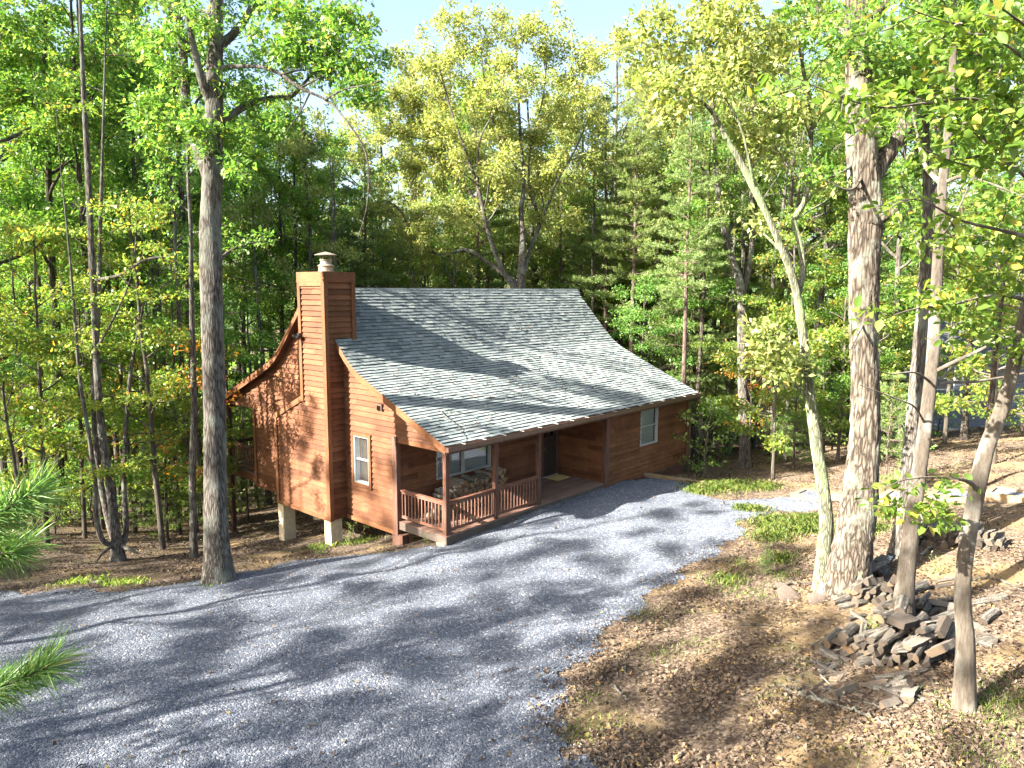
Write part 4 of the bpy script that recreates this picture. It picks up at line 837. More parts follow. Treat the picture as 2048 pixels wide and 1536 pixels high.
# ---- individually modelled trees
def hero(name, label, px_trunk, depth, sides, barkm, limbs, leafm, leaf, o, flare=.35, rough=.05, shape='lobed', aspect=.55, jag=1., hide_leaves=False, extra=None, seed=1, cat='tree', twigs=2):
    """trunk and limbs follow rows of (pixel x, pixel y, pixel width, metres nearer or farther)"""
    t = Tree(seed); r = t.r; origin = None
    def world(rows):
        rows = np.array([(list(q)+[0])[:4] for q in rows], float); Q = []
        for (x, y, w, dz) in rows: P = at(x, y, depth+dz); Q.append((*P, w*.5*(depth+dz)/F))
        return np.array(Q)
    T = world(px_trunk); g = gz(T[0, 0], T[0, 1]); T[0, 2] = g-.15; origin = np.array([T[0, 0], T[0, 1], g])
    S_ = smooth_path(T, max(30, int((T[-1, 2]-T[0, 2])/.1))); S_[:, :3] -= origin; hh = S_[:, 2]
    rad = S_[:, 3]*(1+flare*np.exp(-np.clip(hh, 0, None)/.4))
    def rough_of(n, ns):
        th = np.linspace(0, 6.28318, ns, endpoint=False); k = r.integers(5, 9, 3)*jag; z = np.linspace(0, n*.1, n)[:, None]
        w = sum(np.abs(np.sin(th[None]*kk/2*2+1.4*np.sin(z*(1.5+q)+q)+q*2)) for q, kk in enumerate(k))/3-.6
        return 1+rough*1.6*w+r.normal(0, rough*.35, (n, ns))+.04*np.sin(3*th[None]+z*1.1)+.25*flare*np.exp(-z/.35)*np.sin(5*th[None]+1)
    t.tube(S_[:, :3], rad, sides, rough_of(len(S_), sides))
    for (rows, lv) in limbs:
        L_ = world(rows); L_[:, :3] -= origin; s2 = smooth_path(L_, max(10, int(np.linalg.norm(np.diff(L_[:, :3], axis=0), axis=1).sum()/.15))); ns = max(6, sides//3)
        t.tube(s2[:, :3], s2[:, 3], ns, rough_of(len(s2), ns)*.5+.5)
        if lv: t.branchlets(s2[:, :3], s2[:, 3].mean()*1.1, lv if lv < 5 else 1, o, np.linalg.norm(np.diff(s2[:, :3], axis=0), axis=1).sum()*o.get('lf', .7), t0=o.get('t0', .3))
    for (x, y, rr, dz, n) in (extra or []):     # bunches of twigs with leaves where the photograph shows them
        c = at(x, y, depth+dz)-origin; R_ = rr*(depth+dz)/F
        for i in range(n):
            d = unit(r.normal(0, 1, 3)*np.array([1, 1, .6])); q = c+d*R_*r.random()**.4*.7; t.limb(q, d+np.array([0, 0, -.05]), r.uniform(.5, .9)*min(1.2, R_)*.9, .014, 0, o)
    e = empty(name, tuple(origin)); tag(e, label, cat); link('trunk', t.trunk_mesh('trunk', M[barkm]), e)
    if t.C:
        V, Fc = t.leaves(leaf, aspect, shape=shape); link('crown', np_mesh('crown', V, Fc, M[leafm]), e)
    return e
OH = dict(cr=.36, nl=34, nc=3, dens=1.3, wig=.2, flat=.8, lf=.55)
hero('forked_tree', 'tall grey forked tree with arching limbs, at the gravel edge left of the cabin', [(437, 1155, 54), (434, 1080, 47), (431, 950, 43), (428, 800, 42), (424, 640, 42), (422, 500, 42), (421, 440, 40), (425, 340, 38), (428, 240, 34), (430, 130, 30), (433, 0, 26), (437, -150, 20), (440, -320, 9)], 18.2, 26, 'bark_grey',
  [([(421, 360, 30), (405, 320, 24, .1), (385, 270, 22, .2), (374, 220, 19, .3), (368, 130, 17, .4), (360, 50, 14, .4), (350, -40, 11, .5), (335, -160, 5, .6)], 2),
   ([(424, 210, 22), (405, 165, 17, -.3), (391, 110, 14, -.5), (380, 60, 12, -.6), (368, 0, 10, -.7), (350, -90, 4, -.8)], 2),
   ([(436, 138, 16), (470, 133, 8, -.2), (520, 134, 7, -.4), (560, 148, 6.6, -.45), (600, 176, 6, -.6), (652, 200, 5.2, -.65), (690, 238, 4.4, -.8), (728, 296, 3.6, -.85), (737, 350, 2.8, -.9), (733, 415, 1.8, -1), (716, 475, .8, -1)], 0),
   ([(650, 200, 5, -.7), (690, 178, 3.4, -.8), (735, 170, 2, -1), (770, 158, 1, -1.1)], 0), ([(560, 150, 5, -.5), (610, 140, 3.4, -.3), (660, 160, 2.2, -.2), (720, 172, 1, 0)], 1), ([(600, 176, 4, -.6), (650, 150, 2.4, -.4), (700, 120, 1, -.3)], 2), ([(520, 134, 4, -.4), (560, 110, 2.4, -.2), (600, 70, 1, 0)], 2), ([(620, 184, 5, -.6), (600, 225, 3, -.8), (575, 260, 1.2, -1)], 0),
   ([(434, 250, 22), (460, 232, 15, .3), (500, 208, 13, .5), (545, 196, 11, .6), (580, 194, 9, .6), (605, 170, 6, .5), (640, 130, 4, .5)], 1),
   ([(433, 90, 22), (460, 75, 17, .2), (490, 40, 15, .4), (510, 8, 13, .5), (550, -10, 10, .6), (620, -60, 5, .6)], 2),
   ([(436, 40, 10), (410, 22, 8, .4), (360, 24, 6, .6), (310, 0, 3, .8)], 1),
   ([(436, 530, 8), (455, 505, 6, .6), (490, 490, 4, .9), (530, 480, 2, 1.2)], 1), ([(438, 310, 8), (470, 320, 5, -.4), (500, 350, 2, -.6)], 1)],
  'leaf_green', .125, OH, extra=[(300, 60, 60, .5, 10), (345, 200, 50, .3, 9), (300, 225, 45, .6, 8), (560, 60, 60, .3, 14), (640, 40, 70, .4, 18), (700, 110, 60, .2, 15), (610, 120, 50, 0, 10), (690, 30, 55, .8, 11), (720, 190, 40, -.3, 8), (500, 250, 45, .5, 8), (455, 280, 40, .2, 6), (340, 130, 45, .2, 8), (470, 180, 40, .5, 6), (330, 300, 45, .8, 7), (560, 250, 40, .6, 6), (380, 30, 60, -.4, 8), (390, 260, 40, -.3, 7), (630, 90, 50, .2, 8)], seed=11)
hero('oak_tree', 'thick furrow-barked oak standing beside the firewood, with a limb rising to the right', [(1692, 1180, 92), (1700, 1120, 76), (1711, 1050, 69), (1724, 950, 60), (1731, 850, 54), (1731, 760, 51), (1727, 680, 52), (1727, 600, 55), (1728, 500, 58), (1732, 430, 62), (1727, 340, 58), (1722, 270, 56), (1718, 200, 50), (1715, 100, 46), (1711, 0, 42), (1705, -150, 30), (1700, -320, 12)], 15.0, 40, 'bark_oak',
  [([(1735, 365, 44), (1765, 320, 36, .1), (1800, 270, 32, .2), (1838, 210, 30, .3), (1880, 170, 25, .4), (1940, 120, 20, .5), (2010, 90, 15, .6), (2090, 40, 10, .7)], 2),
   ([(1742, 440, 38), (1765, 432, 28, -.2), (1782, 425, 18, -.3), (1796, 418, 4, -.4)], 0), ([(1752, 262, 34, -.1), (1764, 258, 26, -.3), (1768, 256, 8, -.4)], 0),
   ([(1715, 100, 20), (1680, 60, 14, .4), (1640, 20, 10, .8), (1600, -40, 6, 1.), (1560, -90, 3, 1.2)], 2), ([(1716, 60, 18), (1760, 20, 12, -.3), (1800, -40, 7, -.5)], 2),
   ([(1705, 330, 9), (1690, 340, 6, -.2), (1660, 355, 4, -.4), (1640, 350, 2, -.5)], 1), ([(1728, 350, 7), (1700, 380, 4, -.8), (1650, 360, 2, -1.)], 0), ([(1730, 640, 5), (1700, 700, 3, -1.2)], 0)],
  'leaf_green', .125, dict(OH, nl=30), flare=.1, rough=.085, jag=1.6, extra=[(1760, 60, 80, -.4, 14), (1820, 130, 60, .3, 9), (1900, 20, 80, .5, 12), (1900, 60, 80, .5, 12), (2000, 60, 70, .6, 10), (1640, 40, 60, .8, 9)], seed=12)
hero('mossy_tree', 'slender lichen-green tree arching leftwards from the foot of the thick oak', [(1642, 1165, 33), (1648, 1100, 28), (1652, 1040, 26), (1645, 970, 24), (1634, 900, 23), (1625, 830, 21), (1616, 760, 19), (1608, 690, 18), (1598, 610, 17), (1584, 550, 15), (1560, 490, 13), (1534, 430, 12), (1510, 380, 15), (1484, 330, 13), (1455, 280, 10), (1425, 225, 8), (1390, 195, 5), (1350, 180, 3)], 15.4, 22, 'bark_moss',
  [([(1592, 600, 15), (1606, 540, 12, .3), (1598, 480, 12, .5), (1588, 440, 12, .6), (1610, 400, 11, .7), (1618, 330, 10, .8), (1622, 230, 9, .9), (1605, 130, 7, 1.), (1590, 40, 5, 1.1)], 2),
   ([(1510, 380, 7), (1500, 330, 5, -.3), (1480, 250, 4, -.4), (1440, 180, 2, -.5)], 2), ([(1484, 330, 6), (1490, 300, 5, .4), (1475, 260, 3, .6)], 1), ([(1425, 225, 5), (1440, 170, 4, .2), (1470, 90, 2, .3)], 2),
   ([(1618, 800, 5), (1560, 740, 4, -.3), (1510, 700, 2, -.5)], 1), ([(1560, 500, 6), (1530, 470, 4, .4), (1500, 450, 2, .6)], 1)],
  'leaf_lime', .125, dict(OH, nl=28, cr=.36, lf=.8), flare=.08, rough=.06, jag=1.4, extra=[(1350, 150, 75, .2, 16), (1420, 90, 75, .3, 18), (1300, 90, 60, .5, 12), (1500, 130, 70, .4, 14), (1560, 60, 70, .8, 14), (1480, 30, 60, .6, 12), (1330, 230, 55, 0, 9), (1500, 250, 50, .3, 8), (1570, 220, 55, .7, 8), (1380, 30, 60, .4, 12), (1590, 720, 35, -.4, 5), (1545, 690, 40, -.5, 6)], seed=13, shape='kite')
hero('twin_trunk_tree', 'slim grey tree with mottled bark, just right of the thick oak', [(1800, 1092, 36), (1806, 1040, 29), (1813, 960, 27), (1824, 860, 25), (1835, 740, 25), (1845, 620, 24), (1852, 500, 22), (1856, 380, 18), (1850, 250, 15), (1846, 100, 12), (1840, -60, 7), (1836, -200, 3)], 16.6, 18, 'bark_grey',
  [([(1850, 520, 10), (1830, 470, 8, .5), (1822, 420, 6, .8), (1800, 360, 3, 1.)], 1), ([(1856, 400, 9), (1880, 350, 6, .3), (1910, 290, 4, .6), (1950, 250, 2, .8)], 2), ([(1848, 230, 8), (1820, 170, 5, -.4), (1790, 110, 3, -.7)], 2), ([(1846, 120, 7), (1880, 60, 5, .4), (1930, 0, 3, .6)], 2), ([(1843, 20, 6), (1800, -40, 4, .3), (1760, -90, 2, .4)], 2)],
  'leaf_green', .12, dict(OH, nl=24, lf=.9), rough=.05, jag=1.2, extra=[(1800, 140, 60, 0, 9), (1920, 230, 60, .5, 9), (1880, 60, 60, .2, 9)], seed=14, shape='kite')
hero('slender_tree', 'slender grey-brown tree rising between two heaps of firewood', [(1806, 1205, 40), (1812, 1150, 33), (1822, 1060, 30), (1836, 960, 27), (1850, 860, 25), (1862, 760, 24), (1868, 690, 24), (1872, 590, 22), (1878, 480, 20), (1884, 380, 18), (1895, 280, 16), (1905, 150, 14), (1908, 30, 11), (1912, -120, 6), (1915, -240, 3)], 12.6, 18, 'bark_smooth',
  [([(1868, 745, 9), (1900, 728, 8, -.3), (1950, 705, 7, -.6), (2000, 680, 5, -.8), (2060, 655, 3, -1.)], 0), ([(1862, 770, 8), (1900, 765, 7, .3), (1960, 762, 6, .6), (2060, 745, 4, 1.)], 0), ([(1862, 765, 6), (1830, 745, 4, -.5), (1780, 748, 3, -.9), (1740, 735, 1.6, -1.2)], 0), ([(1868, 770, 7), (1900, 740, 4, .4), (1935, 700, 2, .6)], 0), ([(1851, 850, 6), (1830, 815, 4, -.4), (1800, 800, 3, -.7), (1720, 770, 1.5, -1.1)], 0),
   ([(1885, 370, 11), (1850, 330, 8, .5), (1835, 270, 5, .8), (1820, 200, 3, 1.)], 1), ([(1905, 180, 9), (1950, 140, 6, .5), (2000, 90, 3, .8)], 2), ([(1890, 365, 9), (1930, 352, 6, -.4), (1990, 370, 4, -.8), (2060, 400, 2, -1)], 1), ([(1908, 40, 7), (1870, -20, 5, -.3), (1840, -80, 2, -.4)], 2), ([(1879, 480, 6), (1910, 430, 4, -.4), (1960, 330, 2.5, -.7)], 0)],
  'leaf_green', .11, dict(OH, nl=24, lf=.9, cr=.3), rough=.03, extra=[(1960, 130, 60, .6, 10), (1900, 40, 60, 0, 9), (2000, 250, 60, .3, 9), (1990, 420, 50, -.6, 6)], seed=15, shape='kite')
hero('leaning_tree', 'thin smooth-barked tree leaning right, nearest of the trunks beside the split firewood', [(1936, 1352, 44), (1931, 1290, 34), (1926, 1230, 31), (1925, 1160, 30), (1935, 1080, 29), (1950, 1000, 30), (1960, 950, 31), (1976, 890, 28), (2000, 830, 27), (2018, 770, 25), (2035, 700, 24, -.1), (2056, 600, 22, -.3), (2080, 480, 20, -.5), (2100, 340, 17, -.8), (2110, 180, 14, -1.), (2100, 0, 10, -1.2), (2080, -150, 6, -1.3)], 9.4, 18, 'bark_smooth',
  [([(1957, 985, 13), (1940, 965, 9, -.2), (1915, 958, 6, -.4), (1880, 955, 5, -.6), (1840, 955, 4, -.8), (1800, 962, 3, -1.), (1765, 980, 2, -1.1)], 5),
   ([(2100, 340, 10, -.8), (2040, 250, 8, -1.1), (1960, 200, 6, -1.5), (1860, 205, 5, -1.8), (1760, 215, 4, -2.1), (1660, 185, 3, -2.4), (1560, 140, 1.5, -2.6)], 5), ([(2110, 180, 9, -1.), (2040, 110, 7, -1.4), (1960, 60, 5, -1.8), (1880, 40, 3, -2.2), (1800, 10, 2, -2.4)], 5),
   ([(2080, 480, 9, -.5), (2000, 460, 7, -.9), (1920, 440, 5, -1.3), (1840, 400, 3, -1.7), (1760, 410, 1.5, -2.)], 5), ([(2056, 600, 9, -.3), (1990, 590, 6, -.7), (1900, 610, 4, -1.1), (1820, 620, 3, -1.4), (1740, 650, 1.5, -1.6)], 5), ([(2090, 400, 8, -.6), (2020, 330, 6, -1.2), (1930, 330, 4, -1.6), (1850, 300, 2, -1.9)], 5), ([(2110, 120, 8, -1), (2060, 60, 6, -1.8), (1980, 0, 3, -2.2)], 5)],
  'leaf_near', .105, dict(cr=.22, nl=9, nc=3, dens=2.4, wig=.2, flat=.25, vsq=.35, lift=0., trop=0., lf=.42, t0=.25), flare=.08, rough=.012, seed=16, shape='oval', aspect=.62,
  extra=[(1950, 200, 60, -1.2, 9), (1850, 180, 50, -1.8, 7), (1720, 200, 40, -2.2, 5), (2020, 220, 60, -1, 8), (1980, 60, 60, -1.4, 8), (1900, 480, 45, -1.2, 6), (2010, 480, 55, -.7, 7), (1940, 640, 45, -.8, 6), (1840, 1010, 30, -.9, 4), (1790, 1010, 26, -1., 3), (1880, 1030, 26, -.6, 3), (1990, 300, 60, -1.5, 9), (1900, 250, 50, -1.8, 6), (2010, 120, 60, -1.6, 9), (1900, 60, 50, -2., 6), (1980, 560, 50, -.8, 6), (2020, 700, 45, -.4, 6), (1880, 590, 40, -1.2, 5)])
hero('y_tree', 'pale grey tree that splits in a high Y, right of the cabin corner', [(1490, 935, 22), (1488, 880, 19), (1486, 800, 18), (1484, 700, 18), (1483, 600, 17), (1478, 560, 16), (1462, 510, 12), (1448, 460, 11), (1438, 400, 10), (1430, 300, 8), (1424, 180, 5), (1420, 80, 3)], 31.5, 14, 'bark_grey',
  [([(1484, 590, 15), (1496, 550, 11, .3), (1503, 500, 10, .4), (1506, 440, 9, .4), (1500, 340, 7, .3), (1510, 220, 4, .2), (1515, 120, 2, 0)], 2), ([(1455, 490, 8), (1462, 450, 7, .3), (1464, 400, 6, .5), (1470, 320, 3, .7)], 2), ([(1436, 380, 6), (1400, 330, 4, -.4), (1370, 280, 2, -.7)], 2), ([(1428, 270, 5), (1460, 220, 3, .5), (1480, 150, 2, .8)], 2)],
  'leaf_lime', .13, dict(OH, nl=28, cr=.42, lf=.9), seed=17, rough=.04, shape='kite')
hero('spreading_tree', 'broad bright tree fanning many limbs above the middle of the cabin roof', [(1040, 700, 22), (1041, 640, 20), (1042, 580, 18), (1044, 520, 15), (1045, 470, 12), (1042, 420, 10), (1048, 360, 8), (1040, 260, 6), (1035, 150, 4), (1030, 60, 2)], 35., 14, 'bark_grey',
  [([(1040, 575, 14), (1010, 550, 10, .5), (975, 525, 8, .8), (935, 500, 7, 1), (890, 508, 6, 1.2), (855, 500, 5, 1.2), (825, 470, 4, 1.), (800, 420, 3, .8), (770, 400, 2, .6)], 2),
   ([(1040, 590, 14), (1005, 540, 11, -.4), (985, 490, 9, -.7), (968, 430, 8, -1.), (955, 370, 7, -1.2), (930, 300, 6, -1.4), (905, 230, 5, -1.5), (880, 140, 3, -1.6)], 2),
   ([(985, 490, 7, -.7), (950, 400, 6, -.5), (910, 350, 5, -.4), (870, 280, 4, -.3), (830, 200, 2, -.2)], 2), ([(1043, 560, 12), (1060, 500, 9, .4), (1078, 450, 9, .6), (1070, 410, 7, .7), (1060, 380, 6, .7), (1060, 300, 5, .7), (1085, 200, 3, .7), (1095, 110, 2, .7)], 2),
   ([(1078, 450, 8, .6), (1100, 400, 6, .3), (1110, 370, 5, .2), (1150, 300, 4, 0), (1180, 230, 2, -.2)], 2), ([(1048, 360, 7), (1000, 280, 5, -.8), (975, 200, 4, -1.2), (960, 90, 2, -1.5)], 2), ([(955, 370, 6, -1.2), (960, 280, 4, -1.8), (1000, 200, 3, -2.2), (1010, 120, 2, -2.4)], 2), ([(880, 300, 5, -.3), (850, 280, 4, -.8), (810, 270, 3, -1.), (780, 240, 2, -1.2)], 2)],
  'leaf_lime', .14, dict(OH, nl=44, cr=.42, lf=.66, dens=1.5), seed=18, shape='kite',
  extra=[(860, 330, 60, .5, 12), (790, 200, 55, .2, 12), (1170, 220, 55, .2, 12), (1150, 110, 45, .3, 9), (1010, 260, 60, .8, 12), (940, 420, 55, .4, 9), (1120, 440, 50, .5, 8), (830, 420, 50, .8, 8), (840, 120, 60, -.5, 14), (1160, 300, 50, .4, 10), (1100, 60, 50, .6, 12), (820, 260, 55, .2, 12), (950, 230, 60, -1, 14), (1080, 260, 60, .4, 14), (900, 330, 60, -.2, 12), (1000, 360, 55, -.8, 12), (1120, 350, 50, .2, 10), (900, 120, 60, -1, 16), (960, 60, 60, -1, 16), (1060, 100, 55, .5, 12), (1130, 180, 50, 0, 10), (850, 200, 55, -.4, 12), (800, 330, 50, .4, 9), (1000, 170, 55, -1.5, 12), (900, 40, 40, -1.2, 7), (1030, 60, 40, 0, 7)])
hero('clump_stem_tree', 'bare-rooted clump of grey leaning stems left of the forked tree', [(235, 1112, 26), (233, 1080, 20), (226, 1020, 18), (216, 950, 16), (206, 880, 15), (198, 800, 14), (192, 700, 13), (188, 600, 13), (182, 480, 12), (176, 340, 11), (168, 200, 9), (162, 60, 7), (158, -80, 4)], 22.5, 14, 'bark_grey',
  [([(236, 1095, 15), (222, 1060, 13, .3), (206, 990, 12, .5), (195, 920, 11, .6), (188, 800, 10, .7), (196, 640, 9, .8), (200, 480, 8, .9), (205, 300, 5, 1.), (210, 120, 3.5, 1.1), (216, -40, 2, 1.2), (222, -160, 1, 1.3)], 1), ([(230, 1092, 14), (205, 1080, 11, -.3), (192, 1030, 10, -.4), (190, 960, 9, -.5), (176, 860, 8, -.6), (160, 760, 7, -.7), (150, 640, 6, -.8), (140, 520, 4, -.9), (128, 400, 2.5, -1), (118, 300, 1.5, -1.1), (112, 220, .8, -1.2)], 2), ([(240, 1100, 13), (252, 1060, 11, .3), (248, 960, 9, .5), (252, 860, 8, .6), (262, 740, 7, .7), (285, 620, 4, .8), (300, 540, 2.5, .9), (310, 450, 1, 1.)], 2),
   ([(228, 1090, 9), (212, 1100, 7, -.4), (200, 1112, 5, -.5), (192, 1125, 3, -.5)], 0), ([(245, 1092, 9), (262, 1100, 7, -.2), (278, 1108, 4, -.2)], 0), ([(192, 700, 7), (215, 660, 5, -.4), (245, 600, 4, -.7), (262, 555, 3, -.9)], 1), ([(190, 560, 7), (240, 550, 6, -.5), (290, 520, 5, -.8), (345, 512, 3, -1)], 1)],
  'leaf_maple', .12, dict(O2, cr=.4, nl=22, lf=.35, dens=1.1), seed=19, rough=.04, shape='kite')
# pine reaching in from the left, close to the camera
def near_pine():
    t = Tree(77); r = t.r; bx_, by_ = -2.35, 1.75; g = gz(bx_, by_); P = np.array([(bx_, by_, g-.1), (bx_+.03, by_, g+2), (bx_-.02, by_+.03, g+4), (bx_, by_, 5.6), (bx_, by_, 7.6)]); S_ = smooth_path(P, 30); o0 = np.array([bx_, by_, g])
    e = empty('near_pine', tuple(o0)); tag(e, 'young pine whose long-needled boughs reach in at the left edge', 'pine tree')
    t.tube(S_-o0, np.linspace(.085, .012, 30), 10); link('trunk', t.trunk_mesh('trunk', M['bark_pine']), e)
    def bough(rows, k=0, dens=120, nl=.135):
        q = Tree(90+k); rr = q.r; pts = smooth_path(np.array(rows), 26)-o0; q.tube(pts, np.linspace(.012, .0035, 26), 6); Vt = []; N = 0
        paths = [pts]; sgn = 1
        for j in (6, 9, 12, 15, 18, 21):
            d = unit(pts[j+1]-pts[j]); sd = unit(np.cross(d, [0, 0, 1]))*sgn; sgn = -sgn; L = .24*(1-.022*j)
            p2 = np.array([pts[j]+(d*.75+sd*.6+np.array([0, 0, .12*u]))*L*u for u in np.linspace(0, 1, 8)]); q.tube(p2, np.linspace(.005, .0025, 8), 5); paths.append(p2)
        C = []; D = []
        for p in paths:
            L = np.linalg.norm(np.diff(p, axis=0), axis=1).sum(); n = int(L*dens*5); f0 = .3 if p is pts else .15; tt = f0+(1-f0)*rr.random(n)**.8; idx = np.clip((tt*(len(p)-1)).astype(int), 0, len(p)-2); fr = tt*(len(p)-1)-idx
            c = p[idx]+(p[idx+1]-p[idx])*fr[:, None]; d = (p[idx+1]-p[idx]); d /= np.linalg.norm(d, axis=1)[:, None]; rad = rr.normal(0, 1, (n, 3)); rad -= (rad*d).sum(1)[:, None]*d; rad /= np.linalg.norm(rad, axis=1)[:, None]
            C.append(c); D.append(d*rr.uniform(.75, 1.3, n)[:, None]+rad*rr.uniform(.35, 1.25, n)[:, None])
        C = np.concatenate(C); D = np.concatenate(D); D /= np.linalg.norm(D, axis=1)[:, None]; n = len(C); sd = np.cross(D, rr.normal(0, 1, (n, 3))); sd /= np.linalg.norm(sd, axis=1)[:, None]
        L = (nl*rr.uniform(.7, 1.15, n))[:, None]; w = .0013; mid = C+D*L*.55+np.array([0, 0, -.004]); V = np.stack([C-sd*w, C+sd*w, mid+sd*w, C+D*L+np.array([0, 0, -.012]), mid-sd*w], 1).reshape(-1, 3)
        b = link('bough', q.trunk_mesh('bough', M['bark_pine']), e); link('needle_spray', np_mesh('needles', V, np.arange(5*n).reshape(-1, 5), M['needle_near']), b)
    A = lambda x, y, d: at(x, y, d)
    bough([(bx_, by_, 5.55), A(-190, 1190, 2.3), A(-60, 1075, 2.3), A(60, 985, 2.25)], 0)
    bough([(bx_, by_, 5.4), A(-220, 1180, 2.5), A(-90, 1120, 2.5), A(30, 1105, 2.45)], 1)
    bough([(bx_, by_, 5.15), A(-220, 1420, 2.3), A(-60, 1395, 2.25), A(95, 1335, 2.2)], 2)
    bough([(bx_, by_, 5.2), A(-250, 1080, 2.6), A(-120, 1040, 2.7), A(-20, 1050, 2.7)], 3)
    for k in range(12):
        a = 1.9+k*2.2+rng.normal(0, .2); a = a % 6.28; z = 4.6+k*.24; L = .9*(1-k*.05)
        if -1.2 < ((a+3.14) % 6.28)-3.14 < 1.25 and z < 6.9: a += 2.6
        d = np.array([math.cos(a), math.sin(a), .2]); p = np.array([bx_, by_, z]); bough([p, p+d*L*.4, p+d*L*.75, p+d*L+np.array([0, 0, .08])], 4+k, 110)
near_pine()
# ---------------------------------------------------------------- firewood
def log_mesh(k, kind, old=True):
    r = np.random.default_rng(500+k); n = 12
    if kind == 'round': a = np.linspace(0, 2*np.pi, n, endpoint=False); prof = np.c_[np.cos(a), np.sin(a)]*(1+r.normal(0, .05, (n, 1))); bk = [True]*n
    elif kind == 'half': a = np.linspace(-.15, np.pi+.15, 8); prof = np.r_[np.c_[np.cos(a), np.sin(a)], [[-.45, -.12], [.4, -.08]]]*(1+r.normal(0, .04, (10, 1)))-[0, .35]; bk = [True]*7+[False]*3
    elif kind == 'plank': prof = np.array([(-1.25, -.45), (1.2, -.5), (1.25, .4), (.2, .5), (-1.2, .42)]); bk = [False]*5
    else: a = np.linspace(.35, 1.9+r.uniform(-.3, .3), 6); prof = np.r_[np.c_[np.cos(a), np.sin(a)]*1.5, [[.0+r.normal(0, .1), r.normal(0, .1)]]]; prof = prof-prof.mean(0); bk = [True]*5+[False]*2
    m = MB(); n = len(prof); xs = np.linspace(-.5, .5, 6); V = []; bend = r.normal(0, .12, 2)
    for i, x in enumerate(xs):
        s = 1+r.normal(0, .05); q = prof*s+r.normal(0, .045, prof.shape); V += [(x, p[0]+bend[0]*(x*x-.1)*2, p[1]+bend[1]*(x*x-.1)*2) for p in q]
    base = len(m.v); m.v += V
    for i in range(5):
        for j in range(n): m.f.append([i*n+j, i*n+(j+1) % n, (i+1)*n+(j+1) % n, (i+1)*n+j]); m.mi.append(0 if bk[j] else 2); m.r.append(.5)
    m.f.append(list(range(n))[::-1]); m.mi.append(1); m.r.append(.5); m.f.append([5*n+j for j in range(n)]); m.mi.append(1); m.r.append(.5)
    me = bpy.data.meshes.new('log'); me.from_pydata(m.v, [], m.f)
    for q in (('log_bark', 'log_end_old', 'log_face_old') if old else ('log_bark', 'log_end', 'log_face')): me.materials.append(M[q])
    me.polygons.foreach_set('material_index', m.mi); me.update(); return me
LOGS = [log_mesh(i, 'wedge') for i in range(6)]+[log_mesh(10+i, 'half') for i in range(4)]; ROUND = [log_mesh(20+i, 'round') for i in range(3)]; PLANK = log_mesh(30, 'plank'); FRESH = [log_mesh(40+i, 'wedge', False) for i in range(5)]+[log_mesh(50+i, 'half', False) for i in range(3)]+[log_mesh(60+i, 'round', False) for i in range(4)]
def put_log(me, c, ax, rad, L, roll, label, group=None, lift=0., name='firewood_log', cat='firewood'):
    o = link(name, me); ax = unit(ax); z = np.array([0, 0, 1.]); y = unit(np.cross(z, ax)); zz = np.cross(ax, y); m3 = Matrix((ax, y, zz)).transposed()
    o.matrix_world = Matrix.Translation(Vector(tuple(c))) @ m3.to_4x4() @ Matrix.Rotation(roll, 4, 'X') @ Matrix.Diagonal((L, rad, rad, 1)); return tag(o, label, cat, group)
def stack(c, ax, cols, rows, pitch, L, label, group, seed, base=None, roundp=.15, jit=.1, slope=.0, rad=None):
    r = np.random.default_rng(seed); ax = unit(np.array([ax[0], ax[1], 0])); pp = np.array([-ax[1], ax[0], 0]); rad = rad or pitch*.55
    for i in range(rows):
        k = cols-i*(1 if slope else 0)
        for j in range(k):
            off = (j-(k-1)/2+(.5 if i % 2 and not slope else 0))*pitch+r.normal(0, pitch*.08); p = np.array([c[0], c[1], 0])+pp*off+ax*r.normal(0, jit*.5)
            b = base if base is not None else gz(p[0], p[1]); z = b+rad*.8+i*pitch*.80+r.normal(0, pitch*.06)
            if i == rows-1 and r.random() < .3: continue
            me = ROUND[r.integers(3)] if r.random() < roundp else LOGS[r.integers(len(LOGS))]
            a = unit(ax+pp*r.normal(0, .16 if base is None else .05)+np.array([0, 0, r.normal(0, .08)])); put_log(me, (p[0], p[1], z), a, rad*r.uniform(.85, 1.15), L*r.uniform(.88, 1.1), r.uniform(0, 6.28), label, group)
# on the porch, against the wall
pr_ = np.random.default_rng(8)
ua, ub = .75, 3.95
for i in range(8):
    l = ua+.0+.09*i+(.25 if i > 5 else 0); rr_ = ub-.03*i; k = int((rr_-l)/.150)
    for j in range(k):
        u = l+(j+.5*(i % 2)+.3)*.150+pr_.normal(0, .01); z = .075+i*.122+pr_.normal(0, .008)
        if i == 7 and pr_.random() < .45: continue
        c = h2w(u, 1.50+pr_.normal(0, .035), z)
        put_log(FRESH[pr_.integers(12)], c, HW+HU*pr_.normal(0, .04), .078*pr_.uniform(.9, 1.12), .62*pr_.uniform(.9, 1.08), pr_.uniform(0, 6.28), 'split log in the firewood stacked on the porch under the window', 'firewood stacked on the porch')
hz = lambda x0, y0, x1, y1, z: unit(at_z(x1, y1, z)-at_z(x0, y0, z))
P1 = on_ground(1772, 1322); A1 = hz(1760, 1300, 1810, 1264, P1[2])
stack(P1+A1*.1, A1, 11, 4, .125, .66, 'weathered split log in the nearest heap, below the leaning tree', 'firewood in the nearest heap', 21, slope=1)
stack(P1+A1*.15+np.array([-A1[1], A1[0], 0])*.75, A1, 4, 3, .15, .5, 'weathered split log in the nearest heap, below the leaning tree', 'firewood in the nearest heap', 28, slope=1)
stack(P1+A1*.75-np.array([-A1[1], A1[0], 0])*.1, A1, 11, 4, .125, .6, 'weathered split log in the nearest heap, below the leaning tree', 'firewood in the nearest heap', 22, slope=1)
g1 = P1; pp1 = np.array([-A1[1], A1[0], 0])
